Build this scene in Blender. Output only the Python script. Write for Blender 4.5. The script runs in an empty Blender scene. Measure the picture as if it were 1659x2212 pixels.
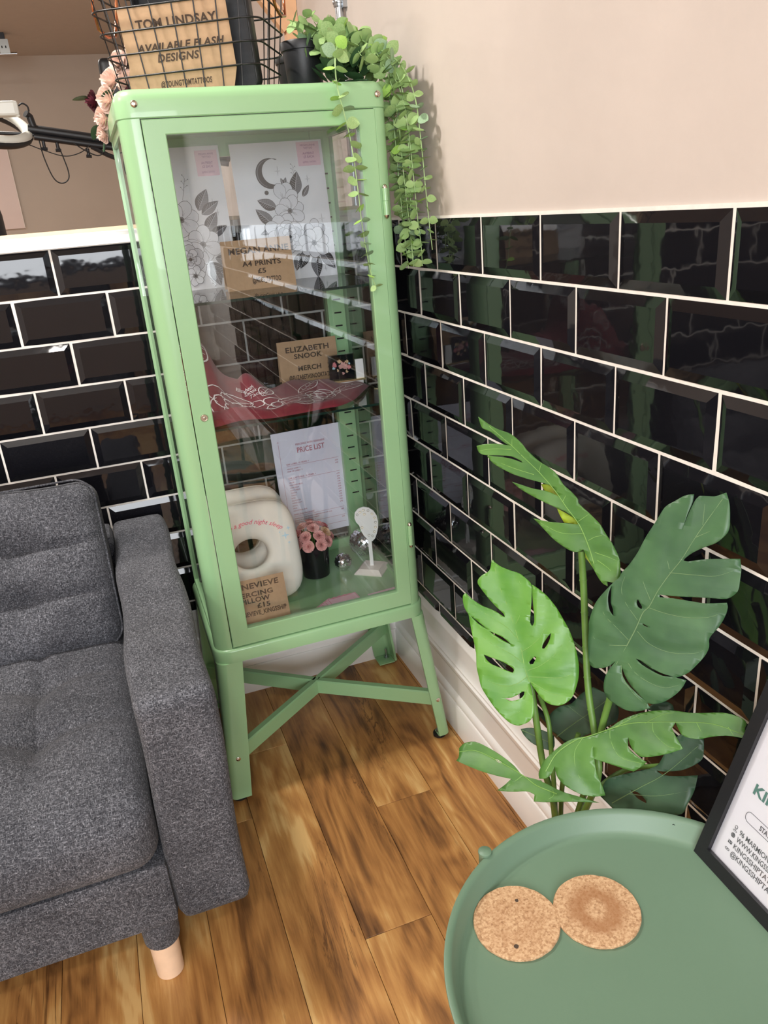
import bpy, bmesh, math, random
from mathutils import Matrix, Vector, Euler
random.seed(7)
R = math.radians
SC = bpy.context.scene
COL = SC.collection

# ------------------------------------------------------------------ camera
cam_d = bpy.data.cameras.new('camera')
cam = bpy.data.objects.new('camera', cam_d)
COL.objects.link(cam)
cam.location = (-0.6742, -1.9656, 1.2708)
cam.rotation_euler = (1.19417, 0.07991, -0.35271)
cam_d.sensor_fit = 'VERTICAL'
cam_d.sensor_height = 24.0
cam_d.lens = 1676.1 / 2212.0 * 24.0
cam_d.clip_start = 0.02
SC.camera = cam

# ------------------------------------------------------------------ world, exposure
world = bpy.data.worlds.new('world')
SC.world = world
world.use_nodes = True
wb = world.node_tree.nodes['Background']
wb.inputs[0].default_value = (0.86, 0.93, 1.0, 1)
wb.inputs[1].default_value = 1.3
SC.view_settings.view_transform = 'Standard'
SC.view_settings.look = 'None'
SC.view_settings.exposure = 0.0
SC.view_settings.gamma = 1.0
SC.view_settings.use_curve_mapping = False


def area_light(name, loc, rot, sx, sy, power, col, shape='RECTANGLE'):
    d = bpy.data.lights.new(name, 'AREA')
    d.shape = shape
    d.size = sx
    d.size_y = sy
    d.energy = power
    d.color = col
    o = bpy.data.objects.new(name, d)
    COL.objects.link(o)
    o.location = loc
    o.rotation_euler = rot
    return o


# daylight through the shop window in the front wall, behind the camera
area_light('window_daylight', (-1.45, -4.13, 1.56), (R(90), 0, 0), 2.3, 1.1, 100, (0.93, 0.96, 1.0))
# the ceiling downlights (their fittings are built further down)
DOWNLIGHTS = [(-1.00, -0.42), (-2.05, -0.42), (-0.95, -2.6), (-2.05, -2.6), (-1.0, 1.9), (-2.2, 1.9)]
DOWN_POWER = [25, 14, 12, 12, 17, 17]
for (dx, dy), pw in zip(DOWNLIGHTS, DOWN_POWER):
    area_light('downlight_lamp', (dx, dy, 2.330), (0, 0, 0), 0.17, 0.17, pw, (1.0, 0.95, 0.89), 'DISK')


# ------------------------------------------------------------------ mesh helpers
class MB:
    """collects vertices and faces (with material slots) for one mesh"""

    def __init__(s):
        s.v = []
        s.f = []
        s.m = []
        s.slot = 0

    def add(s, vs, fs):
        b = len(s.v)
        s.v += [tuple(q) for q in vs]
        for f in fs:
            s.f.append(tuple(i + b for i in f))
            s.m.append(s.slot)
        return s

    def box(s, x0, x1, y0, y1, z0, z1):
        return s.add([(x0, y0, z0), (x1, y0, z0), (x1, y1, z0), (x0, y1, z0),
                      (x0, y0, z1), (x1, y0, z1), (x1, y1, z1), (x0, y1, z1)],
                     [(0, 3, 2, 1), (4, 5, 6, 7), (0, 1, 5, 4), (1, 2, 6, 5), (2, 3, 7, 6), (3, 0, 4, 7)])

    def prism(s, poly, z0, z1, axis='z'):
        """extrude a counter-clockwise polygon"""
        n = len(poly)
        f = {'z': lambda a, b, c: (a, b, c), 'y': lambda a, b, c: (a, c, b), 'x': lambda a, b, c: (c, a, b)}[axis]
        vs = [f(a, b, z0) for a, b in poly] + [f(a, b, z1) for a, b in poly]
        fs = [tuple(range(n))[::-1], tuple(range(n, 2 * n))] + [(i, (i + 1) % n, n + (i + 1) % n, n + i) for i in range(n)]
        return s.add(vs, fs)

    def loft(s, rings, closed=True, caps=True):
        n = len(rings[0])
        vs = [p for r in rings for p in r]
        fs = []
        for k in range(len(rings) - 1):
            for i in range(n if closed else n - 1):
                j = (i + 1) % n
                fs.append((k * n + i, k * n + j, (k + 1) * n + j, (k + 1) * n + i))
        if caps:
            fs.append(tuple(range(n))[::-1])
            fs.append(tuple(range((len(rings) - 1) * n, len(rings) * n)))
        return s.add(vs, fs)

    def lathe(s, prof, c=(0, 0, 0), seg=24, caps=True):
        rings = [[(c[0] + r * math.cos(2 * math.pi * i / seg), c[1] + r * math.sin(2 * math.pi * i / seg), c[2] + z)
                  for i in range(seg)] for r, z in prof]
        return s.loft(rings, True, caps)

    def tube(s, pts, r, seg=8, closed=False, taper=None):
        P = [Vector(p) for p in pts]
        n = len(P)
        rings = []
        up = None
        for i in range(n):
            a = P[(i - 1) % n] if (closed or i > 0) else P[i]
            b = P[(i + 1) % n] if (closed or i < n - 1) else P[i]
            t = (b - a)
            t = t.normalized() if t.length > 1e-9 else Vector((0, 0, 1))
            if up is None:
                up = t.orthogonal().normalized()
            else:
                up = (up - t * up.dot(t))
                up = up.normalized() if up.length > 1e-6 else t.orthogonal().normalized()
            w = t.cross(up)
            rr = r if taper is None else r * (1 + (taper - 1) * i / max(1, n - 1))
            rings.append([tuple(P[i] + (up * math.cos(2 * math.pi * k / seg) + w * math.sin(2 * math.pi * k / seg)) * rr)
                          for k in range(seg)])
        if closed:
            rings.append(rings[0])
            return s.loft(rings, True, False)
        return s.loft(rings, True, True)

    def ribbon(s, pts, w, zf=lambda x, y: 0.0):
        """flat line of width w in the xy plane; zf gives its height"""
        n = len(pts)
        vs = []
        for i in range(n):
            a = pts[max(0, i - 1)]
            b = pts[min(n - 1, i + 1)]
            dx, dy = b[0] - a[0], b[1] - a[1]
            l = math.hypot(dx, dy) or 1
            k = w * 0.5 * (0.35 + 0.65 * math.sin(math.pi * (i + 0.35) / (n - 0.3)))
            for sg in (1, -1):
                x, y = pts[i][0] - dy / l * k * sg, pts[i][1] + dx / l * k * sg
                vs.append((x, y, zf(x, y)))
        return s.add(vs, [(2 * i + 1, 2 * i + 3, 2 * i + 2, 2 * i) for i in range(n - 1)])

    def poly(s, pts, z=0.0):
        return s.add([(p[0], p[1], z) for p in pts], [tuple(range(len(pts)))])

    def mesh(s, name, mats, smooth=None):
        me = bpy.data.meshes.new(name)
        me.from_pydata(s.v, [], s.f)
        for m in (mats if isinstance(mats, (list, tuple)) else [mats]):
            me.materials.append(m)
        if len(me.materials) > 1:
            me.polygons.foreach_set('material_index', s.m)
        finish(me, smooth)
        return me


def finish(me, smooth=None):
    me.update()
    if smooth:
        me.polygons.foreach_set('use_smooth', [True] * len(me.polygons))
        me.set_sharp_from_angle(angle=R(smooth))
    me.update()


def bm_mesh(name, bm, mat, smooth=None, fix=True):
    if fix:
        bmesh.ops.recalc_face_normals(bm, faces=bm.faces)
    me = bpy.data.meshes.new(name)
    bm.to_mesh(me)
    bm.free()
    me.materials.append(mat)
    finish(me, smooth)
    return me


def arc(cx, cy, r, a0, a1, n):
    return [(cx + r * math.cos(R(a0 + (a1 - a0) * i / n)), cy + r * math.sin(R(a0 + (a1 - a0) * i / n))) for i in range(n + 1)]


def rrect(x0, x1, y0, y1, r, n=5):
    return (arc(x1 - r, y0 + r, r, -90, 0, n) + arc(x1 - r, y1 - r, r, 0, 90, n) +
            arc(x0 + r, y1 - r, r, 90, 180, n) + arc(x0 + r, y0 + r, r, 180, 270, n))


def rbox(cx, cy, cz, sx, sy, sz, r, n=(8, 8, 8), disp=None):
    """rounded box: subdivided box pushed onto a rounded hull, then displaced"""
    bm = bmesh.new()
    bmesh.ops.create_cube(bm, size=1)
    for ax in range(3):
        cuts = n[ax] - 1
        if cuts > 0:
            es = [e for e in bm.edges if abs((e.verts[0].co - e.verts[1].co)[ax]) > 0.9 / 1 and
                  all(abs((e.verts[0].co - e.verts[1].co)[k]) < 1e-6 for k in range(3) if k != ax)]
            bmesh.ops.subdivide_edges(bm, edges=es, cuts=cuts, use_grid_fill=True)
    h = (sx / 2, sy / 2, sz / 2)
    for v in bm.verts:
        p = [v.co[k] * 2 * h[k] for k in range(3)]
        q = [max(-h[k] + r, min(h[k] - r, p[k])) for k in range(3)]
        d = Vector([p[k] - q[k] for k in range(3)])
        # ease the shell so that the rows near the edge bend round it
        if d.length > 1e-9:
            m = max(abs(d[k]) for k in range(3))
            d = d.normalized() * m
        v.co = Vector(q) + d
        if disp:
            v.co = disp(Vector((v.co.x / h[0], v.co.y / h[1], v.co.z / h[2])), v.co)
        v.co += Vector((cx, cy, cz))
    return bm


# ------------------------------------------------------------------ object helpers
def link(o, parent=None):
    COL.objects.link(o)
    if parent is not None:
        o.parent = parent
    return o


def obj(name, me, parent=None, mat_local=None):
    o = bpy.data.objects.new(name, me)
    link(o, parent)
    if mat_local is not None:
        o.matrix_basis = mat_local
    return o


def tag(o, label, cat, group=None, kind=None):
    if label:
        o['label'] = label
    if cat:
        o['category'] = cat
    if group:
        o['group'] = group
    if kind:
        o['kind'] = kind
    return o


def thing(name, loc, label, cat, group=None, rot=(0, 0, 0)):
    o = bpy.data.objects.new(name, None)
    COL.objects.link(o)
    o.empty_display_size = 0.05
    o.location = loc
    o.rotation_euler = rot
    return tag(o, label, cat, group)


def wpart(name, mb, mats, root, parent=None, smooth=None):
    """a part whose vertices are given in world space; root carries only a location"""
    L = root.location
    me = mb.mesh(name, mats, smooth) if isinstance(mb, MB) else bm_mesh(name, mb, mats, smooth)
    me.transform(Matrix.Translation(-L))
    return obj(name, me, parent or root)


def struct(name, mb, mats, parent=None, smooth=None):
    o = obj(name, mb.mesh(name, mats, smooth), parent)
    if parent is None:
        o['kind'] = 'structure'
    return o


# ------------------------------------------------------------------ materials
def s2l(c):
    return tuple(((v / 255.0) / 12.92 if v <= 10 else (((v / 255.0) + 0.055) / 1.055) ** 2.4) for v in c)


def new_mat(name):
    m = bpy.data.materials.new(name)
    m.use_nodes = True
    nt = m.node_tree
    return m, nt, nt.nodes['Principled BSDF']


def N(nt, t, **kw):
    n = nt.nodes.new(t)
    for k, v in kw.items():
        setattr(n, k, v)
    return n


def setv(n, **kw):
    for k, v in kw.items():
        n.inputs[k.replace('_', ' ')].default_value = v


def ramp(nt, stops, fac=None):
    n = N(nt, 'ShaderNodeValToRGB')
    el = n.color_ramp.elements
    while len(el) < len(stops):
        el.new(0.5)
    for e, (p, c) in zip(el, stops):
        e.position = p
        e.color = (*c, 1)
    if fac is not None:
        nt.links.new(fac, n.inputs[0])
    return n


def noise(nt, vec, scale, detail=4, rough=0.55, dist=0.0):
    n = N(nt, 'ShaderNodeTexNoise')
    n.inputs['Scale'].default_value = scale
    n.inputs['Detail'].default_value = detail
    n.inputs['Roughness'].default_value = rough
    n.inputs['Distortion'].default_value = dist
    if vec is not None:
        nt.links.new(vec, n.inputs['Vector'])
    return n


def bump(nt, b, height, strength, dist=0.001):
    n = N(nt, 'ShaderNodeBump')
    n.inputs['Strength'].default_value = strength
    n.inputs['Distance'].default_value = dist
    nt.links.new(height, n.inputs['Height'])
    nt.links.new(n.outputs[0], b.inputs['Normal'])
    return n


def mat(name, rgb, rough=0.5, metal=0.0, var=0.0, scale=20, bumpd=0.0, bscale=200, spec=0.5, coat=0.0, sheen=0.0, subs=0.0):
    """plain surface: colour in sRGB bytes, a little noise variation and fine relief"""
    m, nt, b = new_mat(name)
    c = s2l(rgb)
    b.inputs['Base Color'].default_value = (*c, 1)
    setv(b, Roughness=rough, Metallic=metal)
    b.inputs['Specular IOR Level'].default_value = spec
    b.inputs['Coat Weight'].default_value = coat
    b.inputs['Sheen Weight'].default_value = sheen
    if subs:
        b.inputs['Subsurface Weight'].default_value = subs
        b.inputs['Subsurface Radius'].default_value = (0.01, 0.01, 0.01)
    tc = N(nt, 'ShaderNodeTexCoord')
    n = noise(nt, tc.outputs['Object'], scale)
    lo = tuple(v * (1 - var) for v in c)
    hi = tuple(min(1, v * (1 + var)) for v in c)
    r = ramp(nt, [(0.3, lo), (0.7, hi)], n.outputs[0])
    nt.links.new(r.outputs[0], b.inputs['Base Color'])
    if bumpd:
        n2 = noise(nt, tc.outputs['Object'], bscale, 6)
        bump(nt, b, n2.outputs[0], 0.6, bumpd)
    return m


def glass_mat(name, tint=(0.96, 0.98, 0.97), f0=0.045, rough=0.0):
    """thin pane: clear through, mirror-like by Schlick's law"""
    m = bpy.data.materials.new(name)
    m.use_nodes = True
    nt = m.node_tree
    nt.nodes.clear()
    out = N(nt, 'ShaderNodeOutputMaterial')
    tr = N(nt, 'ShaderNodeBsdfTransparent')
    tr.inputs[0].default_value = (*tint, 1)
    gl = N(nt, 'ShaderNodeBsdfGlossy')
    gl.inputs['Roughness'].default_value = rough
    lw = N(nt, 'ShaderNodeLayerWeight')
    lw.inputs[0].default_value = 0.5
    pw = N(nt, 'ShaderNodeMath', operation='POWER')
    pw.inputs[1].default_value = 5.0
    ma = N(nt, 'ShaderNodeMath', operation='MULTIPLY_ADD')
    ma.inputs[1].default_value = 1 - f0
    ma.inputs[2].default_value = f0
    mx = N(nt, 'ShaderNodeMixShader')
    nt.links.new(lw.outputs['Facing'], pw.inputs[0])
    nt.links.new(pw.outputs[0], ma.inputs[0])
    nt.links.new(ma.outputs[0], mx.inputs[0])
    nt.links.new(tr.outputs[0], mx.inputs[1])
    nt.links.new(gl.outputs[0], mx.inputs[2])
    nt.links.new(mx.outputs[0], out.inputs[0])
    return m


M = {}
M['plaster'] = mat('beige_plaster', (197, 185, 176), 0.75, var=0.035, scale=5, bumpd=0.0006, bscale=60)
M['ceiling'] = mat('ceiling_paint', (188, 180, 170), 0.85, var=0.02, bumpd=0.0004, bscale=80)
M['far_wall'] = mat('far_wall_paint', (194, 182, 168), 0.8, var=0.03, scale=3, bumpd=0.0004, bscale=60)
M['white_paint'] = mat('white_gloss_paint', (246, 243, 240), 0.22, var=0.015, scale=8, bumpd=0.0003, bscale=14)
M['grout'] = mat('white_grout', (232, 226, 218), 0.85, var=0.06, scale=60, bumpd=0.0005, bscale=300)
M['cap_lip'] = mat('cream_timber_lip', (216, 192, 158), 0.5, var=0.06, scale=30)
M['green'] = mat('green_powder_coat', (147, 188, 140), 0.30, var=0.02, scale=6, bumpd=0.00012, bscale=900, coat=0.25)
M['slot_dark'] = mat('slot_shadow_black', (18, 24, 20), 0.8)
M['steel'] = mat('nickel_steel', (196, 186, 172), 0.25, 1.0, var=0.06)
M['zinc'] = mat('zinc_conduit', (176, 180, 184), 0.28, 1.0, var=0.08, scale=40)
M['rubber'] = mat('black_rubber', (16, 16, 17), 0.6)
M['glass'] = glass_mat('clear_pane_glass', (0.93, 0.945, 0.95), 0.055)
M['shelf_glass'] = glass_mat('shelf_glass', (0.90, 0.94, 0.93), 0.05)
M['film'] = glass_mat('clear_sleeve_film', (0.97, 0.97, 0.98), 0.05, 0.06)
M['wire'] = mat('black_wire', (22, 20, 20), 0.4, 0.2)
M['copper'] = mat('copper_handle', (196, 122, 82), 0.22, 1.0)
M['black_plastic'] = mat('black_plastic', (26, 27, 30), 0.45, var=0.05, bumpd=0.0002, bscale=400)
M['black_gloss'] = mat('black_gloss', (16, 17, 22), 0.12)
M['kraft'] = mat('kraft_card', (174, 142, 110), 0.8, var=0.05, scale=120, bumpd=0.0002, bscale=500)
M['ink'] = mat('dark_brown_ink', (72, 56, 44), 0.8)
M['paper'] = mat('white_paper', (238, 238, 242), 0.6, var=0.01)
M['lilac_paper'] = mat('lilac_tinted_paper', (226, 222, 238), 0.6, var=0.01)
M['pink_paper'] = mat('pink_paper', (240, 202, 216), 0.7, var=0.02)
M['pink_ink'] = mat('rose_ink', (180, 104, 116), 0.8)
M['rose_ink'] = mat('crimson_ink', (200, 70, 96), 0.8)
M['plum_ink'] = mat('plum_ink', (150, 96, 140), 0.8)
M['script_pink'] = mat('pink_script', (240, 120, 140), 0.7)
M['sky_ink'] = mat('pale_blue_print', (186, 220, 236), 0.7)
M['draw_dark'] = mat('graphite_dark', (52, 52, 56), 0.8)
M['draw_mid'] = mat('graphite_mid', (118, 118, 124), 0.8)
M['draw_light'] = mat('graphite_light', (205, 205, 212), 0.8)
M['draw_pale'] = mat('graphite_pale', (228, 228, 234), 0.8)
M['burgundy'] = mat('burgundy_cotton', (126, 34, 48), 0.85, var=0.12, scale=30, bumpd=0.0006, bscale=900, sheen=0.2)
M['white_line'] = mat('white_fabric_print', (238, 226, 226), 0.8)
M['foam'] = mat('cream_foam_fabric', (238, 232, 220), 0.85, var=0.03, scale=14, bumpd=0.0003, bscale=700, sheen=0.2)
M['petal_pink'] = mat('dusty_pink_petals', (226, 162, 156), 0.7, var=0.14, scale=120, subs=0.1)
M['petal_coral'] = mat('coral_pink_petals', (224, 130, 136), 0.7, var=0.14, scale=120, subs=0.1)
M['petal_peach'] = mat('peach_petals', (234, 190, 150), 0.7, var=0.12, scale=120, subs=0.1)
M['rose_pale'] = mat('pale_pink_rose', (232, 204, 190), 0.75, var=0.1, scale=60, subs=0.1)
M['rose_dark'] = mat('burgundy_petals', (84, 20, 36), 0.75, var=0.2, scale=60)
M['leaf_dark'] = mat('dark_green_leaf', (44, 74, 44), 0.5, var=0.2, scale=60)
M['mirror'] = mat('mirror_tile', (236, 238, 242), 0.04, 1.0)
M['mirror_core'] = mat('grey_ball_core', (70, 72, 76), 0.5)
M['white_acrylic'] = mat('white_acrylic', (244, 243, 242), 0.35)
M['pale_wood'] = mat('pale_painted_wood', (232, 222, 212), 0.6, var=0.03)
M['gold'] = mat('gold_mirror_card', (250, 226, 170), 0.18, 0.8)
M['table_green'] = mat('sage_green_steel', (102, 128, 106), 0.44, var=0.02, scale=5, bumpd=0.0001, bscale=700, coat=0.0)
M['frame_black'] = mat('black_frame', (24, 24, 28), 0.42, var=0.1, scale=300)
M['sign_green'] = mat('sign_teal_ink', (88, 132, 120), 0.7)
M['sign_grey'] = mat('sign_grey_ink', (92, 92, 96), 0.7)
M['birch'] = mat('birch_wood', (226, 194, 164), 0.5, var=0.05, scale=40)
M['pine'] = mat('orange_pine', (214, 168, 128), 0.6, var=0.06, scale=30)
M['grey_metal'] = mat('grey_metal', (170, 172, 168), 0.35, 0.6)
M['lamp_white'] = mat('ring_light_white', (220, 222, 214), 0.35)
M['board'] = mat('pale_pink_board', (232, 214, 206), 0.7, var=0.01)
M['stripe_white'] = mat('white_stripe', (222, 222, 218), 0.4)
M['soil'] = mat('dark_soil', (50, 38, 28), 0.95, var=0.3, scale=200, bumpd=0.003, bscale=150)
M['pot_grey'] = mat('grey_plant_pot', (70, 72, 74), 0.6, var=0.05)
M['stem_green'] = mat('monstera_stem', (92, 128, 56), 0.45, var=0.2, scale=30)
M['vein'] = mat('leaf_vein', (124, 164, 82), 0.5, var=0.1)
M['vein_dull'] = mat('dull_leaf_vein', (104, 132, 88), 0.5, var=0.1)


def tile_mat():
    m, nt, b = new_mat('black_glazed_tile')
    b.inputs['Base Color'].default_value = (0.006, 0.006, 0.008, 1)
    b.inputs['Roughness'].default_value = 0.035
    b.inputs['Specular IOR Level'].default_value = 0.5
    tc = N(nt, 'ShaderNodeTexCoord')
    oi = N(nt, 'ShaderNodeObjectInfo')
    ad = N(nt, 'ShaderNodeVectorMath', operation='ADD')
    nt.links.new(tc.outputs['Object'], ad.inputs[0])
    sc = N(nt, 'ShaderNodeVectorMath', operation='SCALE')
    sc.inputs[0].default_value = (13, 7, 5)
    nt.links.new(oi.outputs['Random'], sc.inputs['Scale'])
    nt.links.new(sc.outputs[0], ad.inputs[1])
    n = noise(nt, ad.outputs[0], 22, 2)
    bump(nt, b, n.outputs[0], 0.28, 0.0009)
    return m


def wood_mat():
    m, nt, b = new_mat('acacia_plank')
    tc = N(nt, 'ShaderNodeTexCoord')
    oi = N(nt, 'ShaderNodeObjectInfo')
    sc = N(nt, 'ShaderNodeVectorMath', operation='SCALE')
    sc.inputs[0].default_value = (31, 47, 11)
    nt.links.new(oi.outputs['Random'], sc.inputs['Scale'])
    ad = N(nt, 'ShaderNodeVectorMath', operation='ADD')
    nt.links.new(tc.outputs['Object'], ad.inputs[0])
    nt.links.new(sc.outputs[0], ad.inputs[1])

    def stretched(sx, sy):
        mu = N(nt, 'ShaderNodeVectorMath', operation='MULTIPLY')
        mu.inputs[1].default_value = (sx, sy, 1)
        nt.links.new(ad.outputs[0], mu.inputs[0])
        return mu.outputs[0]
    # broad figure: contour lines of a soft stretched field give cathedral bands and knots
    big = noise(nt, stretched(7, 1.5), 1.0, 3, 0.5, 1.8)
    field = noise(nt, stretched(4.5, 1.1), 1.0, 2, 0.45, 1.0)
    fw = N(nt, 'ShaderNodeMath', operation='MULTIPLY')
    fw.inputs[1].default_value = 70.0
    nt.links.new(field.outputs[0], fw.inputs[0])
    sn = N(nt, 'ShaderNodeMath', operation='SINE')
    nt.links.new(fw.outputs[0], sn.inputs[0])
    fine = noise(nt, stretched(120, 6), 1.0, 6, 0.65, 0.6)
    mid = noise(nt, stretched(34, 3.2), 1.0, 5, 0.62, 1.6)

    def madd(x, k, c):
        n = N(nt, 'ShaderNodeMath', operation='MULTIPLY_ADD')
        nt.links.new(x, n.inputs[0])
        n.inputs[1].default_value = k
        if c is None:
            n.inputs[2].default_value = 0.0
        else:
            nt.links.new(c, n.inputs[2])
        return n.outputs[0]
    acc = madd(big.outputs[0], 1.15, None)
    acc = madd(mid.outputs[0], 0.42, acc)
    acc = madd(fine.outputs[0], 0.34, acc)
    acc = madd(sn.outputs[0], 0.055, acc)
    acc = madd(oi.outputs['Random'], 0.20, acc)
    mr = N(nt, 'ShaderNodeMapRange')
    mr.inputs['From Min'].default_value = 0.70
    mr.inputs['From Max'].default_value = 1.26
    nt.links.new(acc, mr.inputs['Value'])
    r = ramp(nt, [(0.0, s2l((78, 50, 30))), (0.22, s2l((122, 82, 46))), (0.46, s2l((162, 112, 62))),
                  (0.72, s2l((186, 136, 78))), (1.0, s2l((212, 172, 112)))], mr.outputs[0])
    # thin dark cracks running with the grain
    ck = noise(nt, stretched(14, 1.3), 1.0, 7, 0.6, 2.2)
    cr = ramp(nt, [(0.485, (0, 0, 0)), (0.497, (1, 1, 1)), (0.503, (1, 1, 1)), (0.515, (0, 0, 0))], ck.outputs[0])
    gate = noise(nt, stretched(5, 1.5), 1.0, 2)
    gr = ramp(nt, [(0.52, (0, 0, 0)), (0.62, (1, 1, 1))], gate.outputs[0])
    gm = N(nt, 'ShaderNodeMath', operation='MULTIPLY')
    nt.links.new(cr.outputs[0], gm.inputs[0])
    nt.links.new(gr.outputs[0], gm.inputs[1])
    g2 = N(nt, 'ShaderNodeMath', operation='MULTIPLY')
    g2.inputs[1].default_value = 0.75
    nt.links.new(gm.outputs[0], g2.inputs[0])
    mx = N(nt, 'ShaderNodeMix', data_type='RGBA')
    nt.links.new(g2.outputs[0], mx.inputs['Factor'])
    nt.links.new(r.outputs[0], mx.inputs['A'])
    mx.inputs['B'].default_value = (*s2l((66, 38, 22)), 1)
    nt.links.new(mx.outputs['Result'], b.inputs['Base Color'])
    b.inputs['Roughness'].default_value = 0.38
    bump(nt, b, fine.outputs[0], 0.12, 0.0006)
    return m


def fabric_mat(name, c0, c1, c2):
    """heathered weave: short pale threads over a dark ground"""
    m, nt, b = new_mat(name)
    tc = N(nt, 'ShaderNodeTexCoord')

    def st(v):
        mu = N(nt, 'ShaderNodeVectorMath', operation='MULTIPLY')
        mu.inputs[1].default_value = v
        nt.links.new(tc.outputs['Object'], mu.inputs[0])
        return mu.outputs[0]
    n1 = noise(nt, st((170, 620, 620)), 1.0, 2, 0.6, 0.6)
    n2 = noise(nt, st((620, 170, 220)), 1.0, 2, 0.6, 0.6)
    mxm = N(nt, 'ShaderNodeMath', operation='MAXIMUM')
    nt.links.new(n1.outputs[0], mxm.inputs[0])
    nt.links.new(n2.outputs[0], mxm.inputs[1])
    big = noise(nt, tc.outputs['Object'], 5, 3)
    ad = N(nt, 'ShaderNodeMath', operation='MULTIPLY_ADD')
    ad.inputs[1].default_value = 0.22
    nt.links.new(big.outputs[0], ad.inputs[0])
    nt.links.new(mxm.outputs[0], ad.inputs[2])
    r = ramp(nt, [(0.52, s2l(c0)), (0.68, s2l(c1)), (0.86, s2l(c2))], ad.outputs[0])
    nt.links.new(r.outputs[0], b.inputs['Base Color'])
    b.inputs['Roughness'].default_value = 0.9
    b.inputs['Specular IOR Level'].default_value = 0.15
    b.inputs['Sheen Weight'].default_value = 0.06
    b.inputs['Sheen Roughness'].default_value = 0.5
    bump(nt, b, mxm.outputs[0], 0.5, 0.0012)
    return m


def cork_mat(name, stain):
    m, nt, b = new_mat(name)
    tc = N(nt, 'ShaderNodeTexCoord')
    v = N(nt, 'ShaderNodeTexVoronoi')
    v.inputs['Scale'].default_value = 420
    nt.links.new(tc.outputs['Object'], v.inputs['Vector'])
    n = noise(nt, tc.outputs['Object'], 260, 4, 0.7)
    ad = N(nt, 'ShaderNodeMath', operation='MULTIPLY_ADD')
    ad.inputs[1].default_value = 0.4
    nt.links.new(v.outputs['Color'], ad.inputs[0])
    nt.links.new(n.outputs[0], ad.inputs[2])
    r = ramp(nt, [(0.40, s2l((146, 108, 76))), (0.62, s2l((182, 142, 104))), (0.85, s2l((206, 170, 132)))], ad.outputs[0])
    # cup ring stain with a shape of its own
    sep = N(nt, 'ShaderNodeVectorMath', operation='LENGTH')
    nt.links.new(tc.outputs['Object'], sep.inputs[0])
    n2 = noise(nt, tc.outputs['Object'], 55, 4)
    a2 = N(nt, 'ShaderNodeMath', operation='MULTIPLY_ADD')
    a2.inputs[1].default_value = 0.018
    nt.links.new(n2.outputs[0], a2.inputs[0])
    nt.links.new(sep.outputs['Value'], a2.inputs[2])
    rr = ramp(nt, [(0.018, (0, 0, 0)), (0.027, (1, 1, 1)), (0.036, (1, 1, 1)), (0.046, (0, 0, 0))], a2.outputs[0])
    st = N(nt, 'ShaderNodeMath', operation='MULTIPLY')
    st.inputs[1].default_value = stain
    nt.links.new(rr.outputs[0], st.inputs[0])
    mx = N(nt, 'ShaderNodeMix', data_type='RGBA')
    nt.links.new(st.outputs[0], mx.inputs['Factor'])
    nt.links.new(r.outputs[0], mx.inputs['A'])
    mx.inputs['B'].default_value = (*s2l((150, 100, 60)), 1)
    nt.links.new(mx.outputs['Result'], b.inputs['Base Color'])
    b.inputs['Roughness'].default_value = 0.85
    bump(nt, b, ad.outputs[0], 0.4, 0.0006)
    return m


def leaf_mat(name, c0, c1, rough=0.42):
    m, nt, b = new_mat(name)
    tc = N(nt, 'ShaderNodeTexCoord')
    n = noise(nt, tc.outputs['Object'], 14, 3)
    r = ramp(nt, [(0.35, s2l(c0)), (0.65, s2l(c1))], n.outputs[0])
    nt.links.new(r.outputs[0], b.inputs['Base Color'])
    b.inputs['Roughness'].default_value = rough
    b.inputs['Subsurface Weight'].default_value = 0.08
    b.inputs['Subsurface Radius'].default_value = (0.004, 0.008, 0.002)
    n2 = noise(nt, tc.outputs['Object'], 220, 4)
    bump(nt, b, n2.outputs[0], 0.25, 0.0004)
    return m


M['tile'] = tile_mat()
M['wood'] = wood_mat()
M['fabric'] = fabric_mat('heather_grey_fabric', (36, 37, 42), (76, 77, 82), (140, 141, 148))
M['cork_plain'] = cork_mat('cork', 0.18)
M['cork_stained'] = cork_mat('stained_cork', 0.7)
M['mon_bright'] = leaf_mat('monstera_bright', (72, 128, 44), (96, 148, 54), 0.34)
M['mon_mid'] = leaf_mat('monstera_mid', (56, 100, 40), (80, 124, 52), 0.40)
M['mon_deep'] = leaf_mat('monstera_deep', (46, 82, 52), (66, 104, 64), 0.42)
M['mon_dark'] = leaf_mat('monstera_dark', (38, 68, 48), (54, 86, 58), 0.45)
M['mon_lime'] = leaf_mat('monstera_lime', (150, 180, 40), (176, 196, 62), 0.4)
M['euc'] = leaf_mat('eucalyptus_pale', (140, 174, 108), (164, 192, 128), 0.55)
M['euc_bright'] = leaf_mat('eucalyptus_lime', (160, 206, 96), (178, 216, 112), 0.5)
M['euc_grey'] = leaf_mat('eucalyptus_grey', (128, 158, 124), (150, 178, 140), 0.6)
M['euc_stem'] = mat('eucalyptus_stem', (160, 190, 130), 0.5)


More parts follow.
